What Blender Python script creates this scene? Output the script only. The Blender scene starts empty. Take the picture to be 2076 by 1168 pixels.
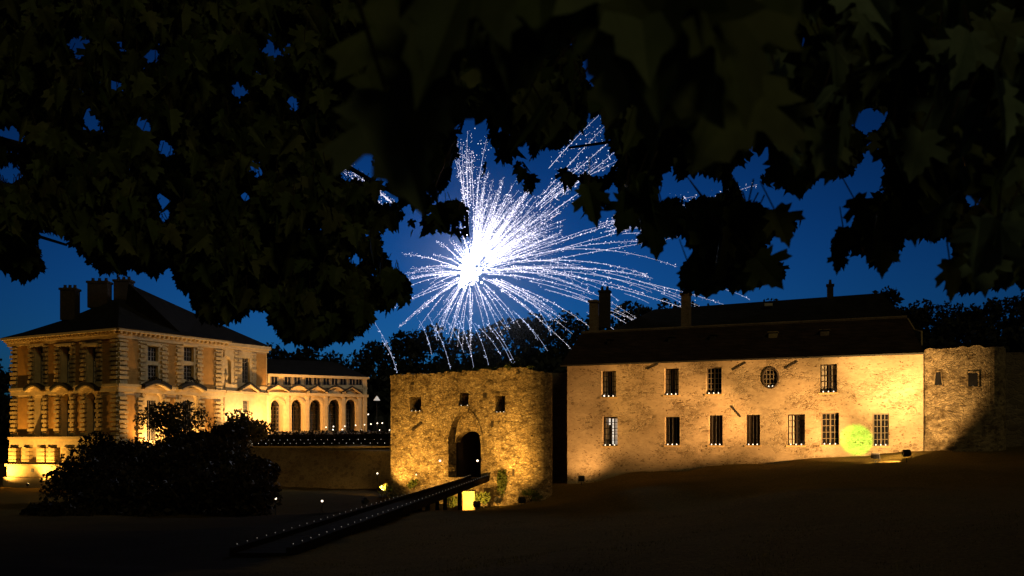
import bpy, bmesh, math, random
import numpy as np
from mathutils import Vector, Matrix
from mathutils.geometry import tessellate_polygon
R = random.Random(7)
SC = bpy.context.scene
COL = SC.collection
FPX, CX, HY = 2018.0, 1038.0, 905.0      # focal length in photo pixels, principal column, horizon row

# ------------------------------------------------------------------ camera
cam = bpy.data.cameras.new('camera'); camo = bpy.data.objects.new('camera', cam); COL.objects.link(camo)
camo.location = (0, 0, 0); camo.rotation_euler = (math.radians(90), 0, 0)
cam.sensor_width = 36; cam.lens = 36 * FPX / 2076; cam.shift_y = (HY - 584) / 2076
cam.clip_start = 0.05; cam.clip_end = 3000
cam.dof.use_dof = True; cam.dof.focus_distance = 70; cam.dof.aperture_fstop = 6.3
SC.camera = camo
# ------------------------------------------------------------------ world
w = bpy.data.worlds.new('World'); SC.world = w; w.use_nodes = True
nt = w.node_tree; bg = nt.nodes['Background']
sky = nt.nodes.new('ShaderNodeTexSky'); sky.sky_type = 'NISHITA'; sky.sun_disc = False
sky.sun_elevation = math.radians(4); sky.sun_rotation = math.radians(-170)
sky.air_density = 1.0; sky.dust_density = 0.3; sky.ozone_density = 4.0
mx = nt.nodes.new('ShaderNodeMix'); mx.data_type = 'RGBA'; mx.blend_type = 'MULTIPLY'; mx.inputs['Factor'].default_value = 1
mx.inputs['B'].default_value = (0.10, 0.44, 1.0, 1)
nt.links.new(sky.outputs[0], mx.inputs['A'])
# dusk: the afterglow lies ahead, beyond the castle; overhead and behind the sky is already night
tcw = nt.nodes.new('ShaderNodeTexCoord'); sxw = nt.nodes.new('ShaderNodeSeparateXYZ'); nt.links.new(tcw.outputs['Generated'], sxw.inputs[0])
def mr(sock, a, b_, c, d):
    r = nt.nodes.new('ShaderNodeMapRange'); r.interpolation_type = 'SMOOTHSTEP'
    for k, v in zip((1, 2, 3, 4), (a, b_, c, d)): r.inputs[k].default_value = v
    nt.links.new(sock, r.inputs[0]); return r.outputs[0]
mm = nt.nodes.new('ShaderNodeMath'); mm.operation = 'MULTIPLY'
nt.links.new(mr(sxw.outputs[1], -.1, 1.0, .04, 1.1), mm.inputs[0]); nt.links.new(mr(sxw.outputs[2], -.02, .55, 1.0, .08), mm.inputs[1])
m2 = nt.nodes.new('ShaderNodeMath'); m2.operation = 'MULTIPLY'; m2.inputs[1].default_value = 0.100
ax = nt.nodes.new('ShaderNodeMath'); ax.operation = 'ADD'; ax.inputs[1].default_value = .08; nt.links.new(sxw.outputs[0], ax.inputs[0])
ab_ = nt.nodes.new('ShaderNodeMath'); ab_.operation = 'ABSOLUTE'; nt.links.new(ax.outputs[0], ab_.inputs[0])
m3 = nt.nodes.new('ShaderNodeMath'); m3.operation = 'MULTIPLY'; nt.links.new(mm.outputs[0], m3.inputs[0]); nt.links.new(mr(ab_.outputs[0], 0, .55, 1.12, .5), m3.inputs[1])
nt.links.new(m3.outputs[0], m2.inputs[0]); nt.links.new(m2.outputs[0], bg.inputs['Strength'])
nt.links.new(mx.outputs['Result'], bg.inputs['Color'])
# ------------------------------------------------------------------ faint warm night light from behind the camera
sl = bpy.data.lights.new('sun', 'SUN'); so = bpy.data.objects.new('sun', sl); COL.objects.link(so)
sl.energy = 0.20; sl.angle = math.radians(12); sl.color = (1.0, 0.80, 0.34)
so.rotation_euler = (math.radians(56), 0, math.radians(22))
# ------------------------------------------------------------------ exposure
SC.view_settings.view_transform = 'Standard'; SC.view_settings.look = 'None'
SC.view_settings.exposure = 0; SC.view_settings.gamma = 1
SC.cycles.use_denoising = True; SC.cycles.max_bounces = 6; SC.cycles.diffuse_bounces = 3
SC.cycles.sample_clamp_indirect = 3; SC.cycles.use_light_tree = True

# ================================================================== helpers
def P(px, py, d): return Vector(((px - CX) / FPX * d, d, (HY - py) / FPX * d))

class MB:
    def __init__(s): s.v = []; s.f = []
    def add(s, vs, fs):
        b = len(s.v); s.v += [tuple(v) for v in vs]; s.f += [tuple(i + b for i in f) for f in fs]; return s
    def hexa(s, p):           # 8 points: bottom ring 0-3, top ring 4-7
        return s.add(p, [(3,2,1,0),(4,5,6,7),(0,1,5,4),(1,2,6,5),(2,3,7,6),(3,0,4,7)])
    def box(s, x0,x1,y0,y1,z0,z1):
        return s.hexa([(x0,y0,z0),(x1,y0,z0),(x1,y1,z0),(x0,y1,z0),(x0,y0,z1),(x1,y0,z1),(x1,y1,z1),(x0,y1,z1)])
    def tube(s, pts, rad, n=6, cap=True):
        pts = [Vector(p) for p in pts]
        if not isinstance(rad, (list, tuple)): rad = [rad] * len(pts)
        rings = []
        for i, p in enumerate(pts):
            t = (pts[min(i+1, len(pts)-1)] - pts[max(i-1, 0)]).normalized()
            a = t.orthogonal().normalized() if i == 0 else (rings_a - t * rings_a.dot(t)).normalized()
            rings_a = a; b = t.cross(a)
            rings.append([p + (a * math.cos(2*math.pi*k/n) + b * math.sin(2*math.pi*k/n)) * rad[i] for k in range(n)])
        vs = [v for r in rings for v in r]; fs = []
        for i in range(len(rings) - 1):
            for k in range(n):
                fs.append((i*n+k, i*n+(k+1)%n, (i+1)*n+(k+1)%n, (i+1)*n+k))
        if cap: fs += [tuple(range(n))[::-1], tuple((len(rings)-1)*n + k for k in range(n))]
        return s.add(vs, fs)
    def lathe(s, c, prof, n=12):      # prof: (r, z)
        c = Vector(c); vs = []; fs = []
        for r, z in prof:
            vs += [c + Vector((r*math.cos(2*math.pi*k/n), r*math.sin(2*math.pi*k/n), z)) for k in range(n)]
        for i in range(len(prof) - 1):
            for k in range(n): fs.append((i*n+k, i*n+(k+1)%n, (i+1)*n+(k+1)%n, (i+1)*n+k))
        fs += [tuple(range(n))[::-1], tuple((len(prof)-1)*n + k for k in range(n))]
        return s.add(vs, fs)
    def ball(s, c, r, n=8, m=5):
        return s.lathe(c, [(max(.02*r, r*math.sin(math.pi*i/m)), -r*math.cos(math.pi*i/m)) for i in range(m+1)], n)
    def bead(s, c, r):
        x, y, z = c
        return s.add([(x+r,y,z),(x-r,y,z),(x,y+r,z),(x,y-r,z),(x,y,z+r),(x,y,z-r)],
                     [(0,2,4),(2,1,4),(1,3,4),(3,0,4),(2,0,5),(1,2,5),(3,1,5),(0,3,5)])

def wloc(o):
    v = Vector((0,0,0))
    while o is not None: v += o.location; o = o.parent
    return v
def obj(name, mb, mat, parent=None, smooth=False, fix=True):
    me = bpy.data.meshes.new(name)
    off = wloc(parent) if parent else Vector((0,0,0))
    me.from_pydata([(v[0]-off.x, v[1]-off.y, v[2]-off.z) for v in mb.v], [], mb.f)
    if fix:
        bm = bmesh.new(); bm.from_mesh(me); bmesh.ops.recalc_face_normals(bm, faces=bm.faces); bm.to_mesh(me); bm.free()
    if smooth: me.polygons.foreach_set('use_smooth', [True] * len(me.polygons))
    me.materials.append(mat)
    o = bpy.data.objects.new(name, me); COL.objects.link(o)
    if parent: o.parent = parent
    return o
def tag(o, label, cat, group=None, kind=None):
    o['label'] = label; o['category'] = cat
    if group: o['group'] = group
    if kind: o['kind'] = kind
    return o
def thing(name, label, cat, loc, group=None):
    o = bpy.data.objects.new(name, None); COL.objects.link(o); o.location = loc; o.empty_display_size = .3
    return tag(o, label, cat, group)
def copy_tree(o, parent=None):
    c = o.copy(); COL.objects.link(c); c.parent = parent
    for ch in list(o.children): copy_tree(ch, c)
    return c
def struct(name, mb, mat, smooth=False):
    o = obj(name, mb, mat, None, smooth, False); o['kind'] = 'structure'; return o

class MBS:
    """a set of separate pieces: every call to new() starts one"""
    def __init__(s): s.l = []
    def new(s): s.l.append(MB()); return s.l[-1]
    def add(s, vs, fs): return s.new().add(vs, fs)
    def hexa(s, p): return s.new().hexa(p)
def objs(name, mbs, mat, parent): return [obj(name, m, mat, parent) for m in mbs.l]
# ------------------------------------------------------------------ materials
def newmat(name):
    m = bpy.data.materials.new(name); m.use_nodes = True
    n = m.node_tree.nodes; l = m.node_tree.links
    return m, n, l, n['Principled BSDF']
def N(n, t, **kw):
    x = n.new(t)
    for k, v in kw.items(): setattr(x, k, v)
    return x
def ramp(n, l, fac, stops):
    r = n.new('ShaderNodeValToRGB'); e = r.color_ramp.elements
    while len(e) < len(stops): e.new(.5)
    for i, (p, c) in enumerate(stops): e[i].position = p; e[i].color = (*c, 1)
    l.new(fac, r.inputs[0]); return r.outputs[0]
def mixc(n, l, a, b, fac, mode='MIX'):
    x = n.new('ShaderNodeMix'); x.data_type = 'RGBA'; x.blend_type = mode
    for s, v in (('A', a), ('B', b), ('Factor', fac)):
        if isinstance(v, (int, float)): x.inputs[s].default_value = v
        elif isinstance(v, tuple): x.inputs[s].default_value = (*v, 1)
        else: l.new(v, x.inputs[s])
    return x.outputs['Result']
def coords(n, l, scale=(1,1,1)):
    tc = n.new('ShaderNodeTexCoord'); mp = n.new('ShaderNodeMapping'); mp.inputs['Scale'].default_value = scale
    l.new(tc.outputs['Object'], mp.inputs[0]); return mp.outputs[0]
def noise(n, l, vec, scale, detail=4, rough=.55):
    x = n.new('ShaderNodeTexNoise'); x.inputs['Scale'].default_value = scale; x.inputs['Detail'].default_value = detail
    x.inputs['Roughness'].default_value = rough; l.new(vec, x.inputs['Vector']); return x.outputs[0]
def bump(n, l, b, h, strength, dist):
    x = n.new('ShaderNodeBump'); x.inputs['Strength'].default_value = strength; x.inputs['Distance'].default_value = dist
    l.new(h, x.inputs['Height']); l.new(x.outputs[0], b.inputs['Normal'])

def rubble(name, cols, mortar, cell=2.6, joint=.06, mask=None, bumpd=.06, spots=0.0, flecks=False, worn=False):
    """rubble masonry: flat irregular stones in mortar; mask = share of wall covered by render"""
    m, n, l, b = newmat(name)
    v0 = coords(n, l, (1, 1, 1.9))
    nz = n.new('ShaderNodeTexNoise'); nz.inputs['Scale'].default_value = 1.6; l.new(v0, nz.inputs['Vector'])
    v = n.new('ShaderNodeVectorMath'); v.operation = 'MULTIPLY_ADD'; l.new(nz.outputs['Color'], v.inputs[0]); v.inputs[1].default_value = (.35,.35,.35); l.new(v0, v.inputs[2])
    vo = N(n, 'ShaderNodeTexVoronoi', feature='F1'); vo.inputs['Scale'].default_value = cell; l.new(v.outputs[0], vo.inputs['Vector'])
    ve = N(n, 'ShaderNodeTexVoronoi', feature='DISTANCE_TO_EDGE'); ve.inputs['Scale'].default_value = cell; l.new(v.outputs[0], ve.inputs['Vector'])
    sep = n.new('ShaderNodeSeparateColor'); l.new(vo.outputs['Color'], sep.inputs[0])
    stone = ramp(n, l, sep.outputs[0], [(i/(len(cols)-1), c) for i, c in enumerate(cols)])
    fine = noise(n, l, v0, 14, 6)
    stone = mixc(n, l, stone, ramp(n, l, fine, [(.3, (.45,.45,.45)), (.7, (1.25,1.25,1.25))]), 1, 'MULTIPLY')
    je = ramp(n, l, ve.outputs[0], [(0, (0,0,0)), (joint, (1,1,1))])
    col = mixc(n, l, mortar, stone, je)
    height = je
    if mask is not None:
        big = noise(n, l, v0, .55, 5, .65)
        mk = ramp(n, l, big, [(mask, (0,0,0)), (mask + .10, (1,1,1))])
        plaster = mixc(n, l, mortar, ramp(n, l, noise(n, l, v0, 3.0, 8, .7), [(.3, (.72,.70,.68)), (.7, (1.08,1.08,1.08))]), 1, 'MULTIPLY')
        col = mixc(n, l, col, plaster, mk)
        height = mixc(n, l, je, (1.0,1.0,1.0), mk)
    stain = noise(n, l, v0, .3, 3)
    col = mixc(n, l, col, ramp(n, l, stain, [(.3, (.68,.66,.62)), (.65, (1.05,1.05,1.05))]), 1, 'MULTIPLY')
    if worn:      # weathered courses: darker lichen patches and paler repairs
        pn = noise(n, l, coords(n, l, (1,1,1.6)), 1.3, 7, .7)
        col = mixc(n, l, col, ramp(n, l, pn, [(.36, (.38,.34,.28)), (.50, (1,1,1)), (.66, (1.35,1.32,1.28))]), 1, 'MULTIPLY')
    if spots:
        vs = N(n, 'ShaderNodeTexVoronoi', feature='F1'); vs.inputs['Scale'].default_value = .9; l.new(v0, vs.inputs['Vector'])
        sp = ramp(n, l, vs.outputs['Distance'], [(spots*.7, (.12,.10,.08)), (spots, (1,1,1))])
        col = mixc(n, l, col, sp, 1, 'MULTIPLY')
    if flecks:
        fv = coords(n, l, (1, 1, 2.2)); fn = noise(n, l, fv, 5.5, 3, .5); gn = noise(n, l, fv, .7, 3)
        ad = N(n, 'ShaderNodeMath', operation='MULTIPLY_ADD'); l.new(gn, ad.inputs[0]); ad.inputs[1].default_value = .35; l.new(fn, ad.inputs[2])
        col = mixc(n, l, col, ramp(n, l, ad.outputs[0], [(.80, (1,1,1)), (.86, (.34,.28,.22))]), 1, 'MULTIPLY')
    l.new(col, b.inputs['Base Color']); b.inputs['Roughness'].default_value = .95; b.inputs['Specular IOR Level'].default_value = .15
    hm = mixc(n, l, height, fine, .35)
    bump(n, l, b, hm, .8, bumpd)
    return m
def plain(name, col, rough=.8, var=.25, scale=6, bumpd=0.0, spec=.3, metal=0):
    m, n, l, b = newmat(name)
    v = coords(n, l); nz = noise(n, l, v, scale, 6)
    c = mixc(n, l, col, ramp(n, l, nz, [(.25, (1-var,)*3), (.75, (1+var,)*3)]), 1, 'MULTIPLY')
    l.new(c, b.inputs['Base Color']); b.inputs['Roughness'].default_value = rough
    b.inputs['Specular IOR Level'].default_value = spec; b.inputs['Metallic'].default_value = metal
    if bumpd: bump(n, l, b, nz, .7, bumpd)
    return m
def emit(name, col, s):
    m, n, l, b = newmat(name); b.inputs['Base Color'].default_value = (*[c*.5 for c in col], 1)
    b.inputs['Emission Color'].default_value = (*col, 1); b.inputs['Emission Strength'].default_value = s; return m
def rowed(name, c0, c1, fz, fx, bumpd=.03):
    """roof tiles/slates: courses along z"""
    m, n, l, b = newmat(name); v = coords(n, l)
    br = n.new('ShaderNodeTexBrick'); mp = n.new('ShaderNodeMapping')
    tc = n.new('ShaderNodeTexCoord'); sx = n.new('ShaderNodeSeparateXYZ'); l.new(tc.outputs['Object'], sx.inputs[0])
    ad = N(n, 'ShaderNodeMath', operation='ADD'); l.new(sx.outputs[0], ad.inputs[0]); l.new(sx.outputs[1], ad.inputs[1])
    cb = n.new('ShaderNodeCombineXYZ'); l.new(ad.outputs[0], cb.inputs[0]); l.new(sx.outputs[2], cb.inputs[1])
    l.new(cb.outputs[0], br.inputs['Vector']); br.inputs['Scale'].default_value = 1
    br.inputs['Brick Width'].default_value = fx; br.inputs['Row Height'].default_value = fz; br.inputs['Mortar Size'].default_value = .012
    br.inputs['Color1'].default_value = (*c0, 1); br.inputs['Color2'].default_value = (*c1, 1); br.inputs['Mortar'].default_value = (*[x*.35 for x in c0], 1)
    nz = noise(n, l, v, 1.2, 6)
    c = mixc(n, l, br.outputs[0], ramp(n, l, nz, [(.25, (.55,)*3), (.75, (1.4,)*3)]), 1, 'MULTIPLY')
    l.new(c, b.inputs['Base Color']); b.inputs['Roughness'].default_value = .85; b.inputs['Specular IOR Level'].default_value = .2
    bump(n, l, b, br.outputs['Fac'], -.6, bumpd)
    return m
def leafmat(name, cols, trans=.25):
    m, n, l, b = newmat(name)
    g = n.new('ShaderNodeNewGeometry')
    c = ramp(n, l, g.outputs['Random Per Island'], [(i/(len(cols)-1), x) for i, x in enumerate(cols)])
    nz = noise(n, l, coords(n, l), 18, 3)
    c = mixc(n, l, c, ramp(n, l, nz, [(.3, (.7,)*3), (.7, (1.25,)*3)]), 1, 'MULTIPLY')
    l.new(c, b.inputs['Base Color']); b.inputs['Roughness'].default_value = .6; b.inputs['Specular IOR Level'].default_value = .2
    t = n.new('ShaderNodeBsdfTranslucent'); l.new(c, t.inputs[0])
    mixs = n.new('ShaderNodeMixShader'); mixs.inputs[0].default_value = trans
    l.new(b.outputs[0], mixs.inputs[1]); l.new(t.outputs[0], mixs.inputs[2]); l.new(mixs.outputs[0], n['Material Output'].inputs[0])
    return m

M = dict(
    gate=rubble('gatehouse_rubble', [(.24,.17,.09),(.42,.33,.20),(.33,.24,.13),(.50,.41,.27),(.17,.12,.07),(.38,.30,.19),(.10,.07,.04)], (.19,.135,.075), 4.8, .08, bumpd=.15, worn=True, spots=.09),
    house=rubble('house_rendered_rubble', [(.22,.16,.10),(.40,.32,.21),(.46,.38,.26),(.30,.23,.14),(.42,.34,.23)], (.46,.37,.25), 3.4, .10, mask=.43, bumpd=.045, spots=.06, flecks=True),
    tower=rubble('tower_rubble', [(.12,.09,.06),(.30,.24,.15),(.40,.32,.20),(.20,.15,.09)], (.30,.24,.16), 4.2, .12, bumpd=.12, worn=True),
    moat=rubble('moat_wall_rubble', [(.15,.12,.09),(.24,.20,.15),(.20,.16,.11)], (.22,.18,.14), 1.8, .10, bumpd=.06),
    ashlar=plain('pale_ashlar', (.48,.36,.19), .85, .18, 2.5, .015, .2),
    quoin=plain('quoin_stone', (.44,.32,.155), .9, .3, 3.5, .03, .2),
    ochre=plain('ochre_render', (.36,.19,.05), .9, .22, 2.0, .01, .2),
    slate=rowed('slate', (.010,.010,.011), (.017,.016,.017), .25, .35, .02),
    tile=rowed('old_tiles', (.034,.020,.013), (.058,.035,.023), .28, .22, .04),
    glass=plain('dark_glass', (.012,.012,.014), .12, .2, 2, 0, .5),
    paint=plain('pale_window_paint', (.15,.125,.09), .6, .1, 8),
    iron=plain('dark_iron', (.02,.018,.016), .6, .3, 20),
    wood=plain('dark_oak', (.022,.014,.008), .8, .35, 9, .01),
    curtain=plain('curtain_cloth', (.50,.46,.40), .9, .15, 6),
    brick=rubble('chimney_brick', [(.30,.20,.13),(.36,.26,.17),(.25,.17,.11)], (.30,.25,.19), 3.4, .1, bumpd=.04),
    darkbrick=plain('sooty_brick', (.045,.034,.026), .95, .4, 4, .03),
    lamp_metal=plain('black_lamp_metal', (.02,.02,.02), .5, .2, 10),
    hoodshade=plain('painted_hood_shade', (.020,.019,.018), .7, .3, 5, .0, .2),  # dark arcs over hoods and pediments, painting the shadow they cast upward
    tarred=plain('tarred_timber', (.008,.006,.004), .95, .3, 9, .01, .03),
    faint=emit('path_bulb', (1.0,.92,.80), .30),
    bulb=emit('white_bulb', (1.0,.82,.60), 2.6), dim=emit('faint_bulb', (1.0,.90,.75), .8),
    lens=emit('sodium_lens', (1.0,.70,.25), 14), glens=emit('green_lens', (.3,1,.1), 4),
    spark=emit('spark_white', (.92,.87,1.0), 1.5), sparkdim=emit('spark_fading', (.62,.70,1.0), .9), core=emit('burst_core', (1.0,.95,.93), 9),
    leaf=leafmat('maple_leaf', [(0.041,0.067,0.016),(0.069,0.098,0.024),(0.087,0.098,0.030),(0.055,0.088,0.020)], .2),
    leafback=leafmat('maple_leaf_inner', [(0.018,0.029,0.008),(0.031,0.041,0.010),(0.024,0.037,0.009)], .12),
    leafgrey=leafmat('maple_leaf_grey_lit', [(0.101,0.159,0.105),(0.138,0.207,0.150),(0.074,0.110,0.055),(0.120,0.177,0.125)], .2),  # paler, greyer leaf copy: cool light put into its colour
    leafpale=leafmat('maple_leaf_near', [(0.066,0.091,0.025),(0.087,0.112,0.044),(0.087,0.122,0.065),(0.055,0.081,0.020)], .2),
    shrub=leafmat('shrub_leaf', [(.010,.008,.004),(.020,.013,.006),(.014,.011,.004)], .1),
    bush=leafmat('small_tree_leaf', [(.035,.030,.012),(.055,.045,.016),(.045,.036,.014)], .3),
    far=leafmat('far_wood_leaf', [(.010,.012,.006),(.016,.018,.008),(.012,.013,.006)], .05),
    ivy=leafmat('ivy_leaf', [(.05,.075,.015),(.085,.10,.025),(.07,.085,.02)], .25),
    bark=plain('maple_bark', (.05,.038,.027), .95, .4, 12, .02),
)
def lawnmat():
    m, n, l, b = newmat('lawn_grass'); v = coords(n, l)
    a = noise(n, l, v, .12, 6, .6); f = noise(n, l, v, 9, 8, .75)
    c = ramp(n, l, a, [(.3, (.085,.070,.018)), (.5, (.140,.100,.030)), (.7, (.11,.090,.022))])
    c = mixc(n, l, c, ramp(n, l, f, [(.3, (.40,.40,.40)), (.7, (1.5,1.5,1.5))]), 1, 'MULTIPLY')
    # darker ground of the moat, left of the causeway
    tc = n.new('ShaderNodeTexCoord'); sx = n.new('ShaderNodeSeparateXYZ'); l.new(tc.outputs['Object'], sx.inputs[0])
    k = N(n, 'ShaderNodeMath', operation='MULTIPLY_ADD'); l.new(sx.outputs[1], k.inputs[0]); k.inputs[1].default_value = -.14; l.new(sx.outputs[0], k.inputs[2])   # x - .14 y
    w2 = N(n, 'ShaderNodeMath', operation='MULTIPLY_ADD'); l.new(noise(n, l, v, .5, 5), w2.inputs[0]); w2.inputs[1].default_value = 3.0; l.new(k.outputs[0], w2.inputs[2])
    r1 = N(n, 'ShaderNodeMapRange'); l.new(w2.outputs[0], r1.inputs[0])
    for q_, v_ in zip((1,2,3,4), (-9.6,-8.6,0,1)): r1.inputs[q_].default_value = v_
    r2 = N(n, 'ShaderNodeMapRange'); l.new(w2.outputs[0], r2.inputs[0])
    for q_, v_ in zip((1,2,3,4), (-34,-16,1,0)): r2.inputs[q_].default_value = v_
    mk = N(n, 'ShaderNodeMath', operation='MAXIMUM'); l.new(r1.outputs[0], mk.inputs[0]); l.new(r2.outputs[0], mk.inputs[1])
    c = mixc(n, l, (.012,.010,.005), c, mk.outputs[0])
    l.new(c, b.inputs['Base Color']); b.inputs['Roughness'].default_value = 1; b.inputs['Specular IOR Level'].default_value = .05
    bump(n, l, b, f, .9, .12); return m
M['lawn'] = lawnmat(); M['grass'] = leafmat('grass_blade', [(.08,.065,.018),(.13,.095,.03),(.11,.092,.022),(.17,.12,.045)], .2)
M['gravel'] = plain('terrace_gravel', (.16,.13,.09), .95, .3, 12, .02)

# ------------------------------------------------------------------ facade frame
class Fr:
    def __init__(s, pxa, da, pxb, db):
        s.a = Vector(((pxa-CX)/FPX*da, da, 0)); s.b = Vector(((pxb-CX)/FPX*db, db, 0))
        s.L = (s.b - s.a).length; s.u = (s.b - s.a).normalized(); s.n = Vector((s.u.y, -s.u.x, 0))
        if s.n.y > 0: s.n = -s.n
    def p(s, u, z, w=0): return s.a + s.u*u + s.n*w + Vector((0,0,z))
    def uz(s, px, py, w=0):
        k = (px-CX)/FPX; o = s.a + s.n*w         # X = k*Y
        t = (k*o.y - o.x) / (s.u.x - k*s.u.y); q = o + s.u*t
        return t, (HY - py)/FPX*q.y
    def U(s, px, w=0): return s.uz(px, HY, w)[0]
    def Z(s, px, py, w=0): return s.uz(px, py, w)[1]
    def box(s, mb, u0,u1,z0,z1,w0,w1):
        return mb.hexa([s.p(u0,z0,w1),s.p(u1,z0,w1),s.p(u1,z0,w0),s.p(u0,z0,w0),s.p(u0,z1,w1),s.p(u1,z1,w1),s.p(u1,z1,w0),s.p(u0,z1,w0)])
    def prism(s, mb, poly, w0, w1):
        k = len(poly); vs = [s.p(u,z,w1) for u,z in poly] + [s.p(u,z,w0) for u,z in poly]
        tr = tessellate_polygon([[Vector((u,z,0)) for u,z in poly]])
        fs = [tuple(t) for t in tr] + [tuple(i+k for i in t)[::-1] for t in tr] + [(i,(i+1)%k,(i+1)%k+k,i+k) for i in range(k)]
        return mb.add(vs, fs)
    def wall(s, mb, outer, holes, depth, back=True):
        loops = [[Vector((u,z,0)) for u,z in outer]] + [[Vector((u,z,0)) for u,z in h] for h in holes]
        flat = [v for lp in loops for v in lp]
        mb.add([s.p(v.x,v.y,0) for v in flat], [tuple(t) for t in tessellate_polygon(loops)])
        for lp in loops:
            k = len(lp)
            mb.add([s.p(v.x,v.y,0) for v in lp] + [s.p(v.x,v.y,-depth) for v in lp], [(i,(i+1)%k,(i+1)%k+k,i+k) for i in range(k)])
        return mb
def rect(u0,u1,z0,z1): return [(u0,z0),(u1,z0),(u1,z1),(u0,z1)]
def archp(u0,u1,z0,z1,n=10,k=1.0):     # arched head; z1 = apex
    c = (u0+u1)/2; r = (u1-u0)/2; zs = z1 - r*k
    return [(u0,z0),(u1,z0)] + [(c + r*math.cos(math.pi*i/n), zs + r*k*math.sin(math.pi*i/n)) for i in range(n+1)]
def pointed(u0,u1,z0,z1,n=6):
    c = (u0+u1)/2; h = (u1-u0); zs = z1 - h*.8; out = [(u0,z0),(u1,z0)]
    for i in range(n+1):
        t = i/n; out.append((u1 - (u1-c)*(t**1.6), zs + (z1-zs)*math.sin(t*math.pi/2)))
    for i in range(n-1, -1, -1):
        t = i/n; out.append((u0 + (c-u0)*(t**1.6), zs + (z1-zs)*math.sin(t*math.pi/2)))
    return out

# ================================================================== terrain
CP = [(0,0,-1.6),(0,8,-1.75),(8,8,-1.5),(-8,8,-2.0),(-10.3,20,-2.65),(5,20,-2.2),(14,20,-1.65),(25,25,-.9),
      (25.1,60.8,-.25),(20,62,-.6),(14.9,65,-1.1),(9,67,-1.55),(3.9,69,-2.6),(22,54,-.95),(18,59,-1.15),(13,61,-1.75),(8,64,-2.4),(10,52,-2.0),(15,40,-1.75),(4,45,-2.9),(2.4,62.5,-3.3),
      (0,60,-3.75),(-3,60,-3.85),(0,64.5,-3.9),(-2.5,64,-4.5),(-5,66,-4.2),(-8.7,70,-3.6),(-4.0,40,-3.15),(-7,31,-3.05),(-4.5,52,-3.6),
      (-12,45,-4.0),(-15,60,-4.3),(-9.35,29.78,-3.24),(-7.25,29.78,-3.24),(-5.85,29.78,-3.24),(-8.38,36.80,-3.11),(-6.28,36.80,-3.11),(-4.88,36.80,-3.11),(-7.30,44.60,-2.98),(-5.20,44.60,-2.98),(-3.80,44.60,-2.98),(-12,75,-3.6),(-18,90,-3.8),(-25,70,-4.5),(-40,90,-4.9),(-42,104,-4.9),(-58,113,-4.7),(-30,45,-3.8),
      (-20,28,-3.1),(-60,80,-4.6),(-80,120,-4.5),(34,62,.05),(45,60,.3),(40,30,.2),(60,90,1.5),(30,80,0),(0,80,-3),(0,120,-1),(-60,160,-2),(60,200,2),(-30,200,0),
      (0,-20,-1.2),(40,-20,0),(-40,-20,-2),(-120,40,-4),(130,60,2),(0,400,2),(300,300,4),(-300,300,-2),(300,-100,2),(-300,-100,-3)]
CPA = np.array(CP)
def zg(x, y):
    d2 = (CPA[:,0]-x)**2 + (CPA[:,1]-y)**2
    wt = 1.0/(d2 + 6.0)**1.9
    return float((wt*CPA[:,2]).sum()/wt.sum())
def axis(lo, hi, fine_lo, fine_hi, step, grow=1.25):
    a = list(np.arange(fine_lo, fine_hi + 1e-6, step)); s = step
    while a[-1] < hi: s *= grow; a.append(min(a[-1]+s, hi))
    s = step
    while a[0] > lo: s *= grow; a.insert(0, max(a[0]-s, lo))
    return a
xs = axis(-700, 700, -62, 45, 1.0); ys = axis(-120, 1200, -6, 118, 1.0)
g = MB(); rr = random.Random(3)
for y in ys:
    for x in xs:
        jit = .04*math.sin(x*1.7+y*.6)*math.sin(y*1.3-x*.4) + rr.uniform(-.025,.025)
        g.v.append((x, y, zg(x, y) + jit))
nx = len(xs)
g.f = [(j*nx+i, j*nx+i+1, (j+1)*nx+i+1, (j+1)*nx+i) for j in range(len(ys)-1) for i in range(nx-1)]
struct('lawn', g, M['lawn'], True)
def blades(mb, x, y, h, r=R):
    z = zg(x, y) - .03; a = r.uniform(0, 6.28); l = r.uniform(.2,.6)*h; wv = .012 + .006*h
    dx, dy = math.cos(a), math.sin(a)
    mb.add([(x-dy*wv,y+dx*wv,z),(x+dy*wv,y-dx*wv,z),(x+dx*l,y+dy*l,z+h)], [(0,1,2)])

gb = MB(); rgs = random.Random(17)
for _ in range(52000):
    y = 8 + 34*rgs.random()**1.5; x = y*rgs.uniform(-.55,.58)
    if x - .14*y < -9.5 and x > -20: continue
    blades(gb, x, y, rgs.uniform(.03,.085), rgs)
go = obj('grass', gb, M['grass'], fix=False); tag(go, 'short dry grass of the sloping lawn in the foreground', 'grass', None, 'stuff')

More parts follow.
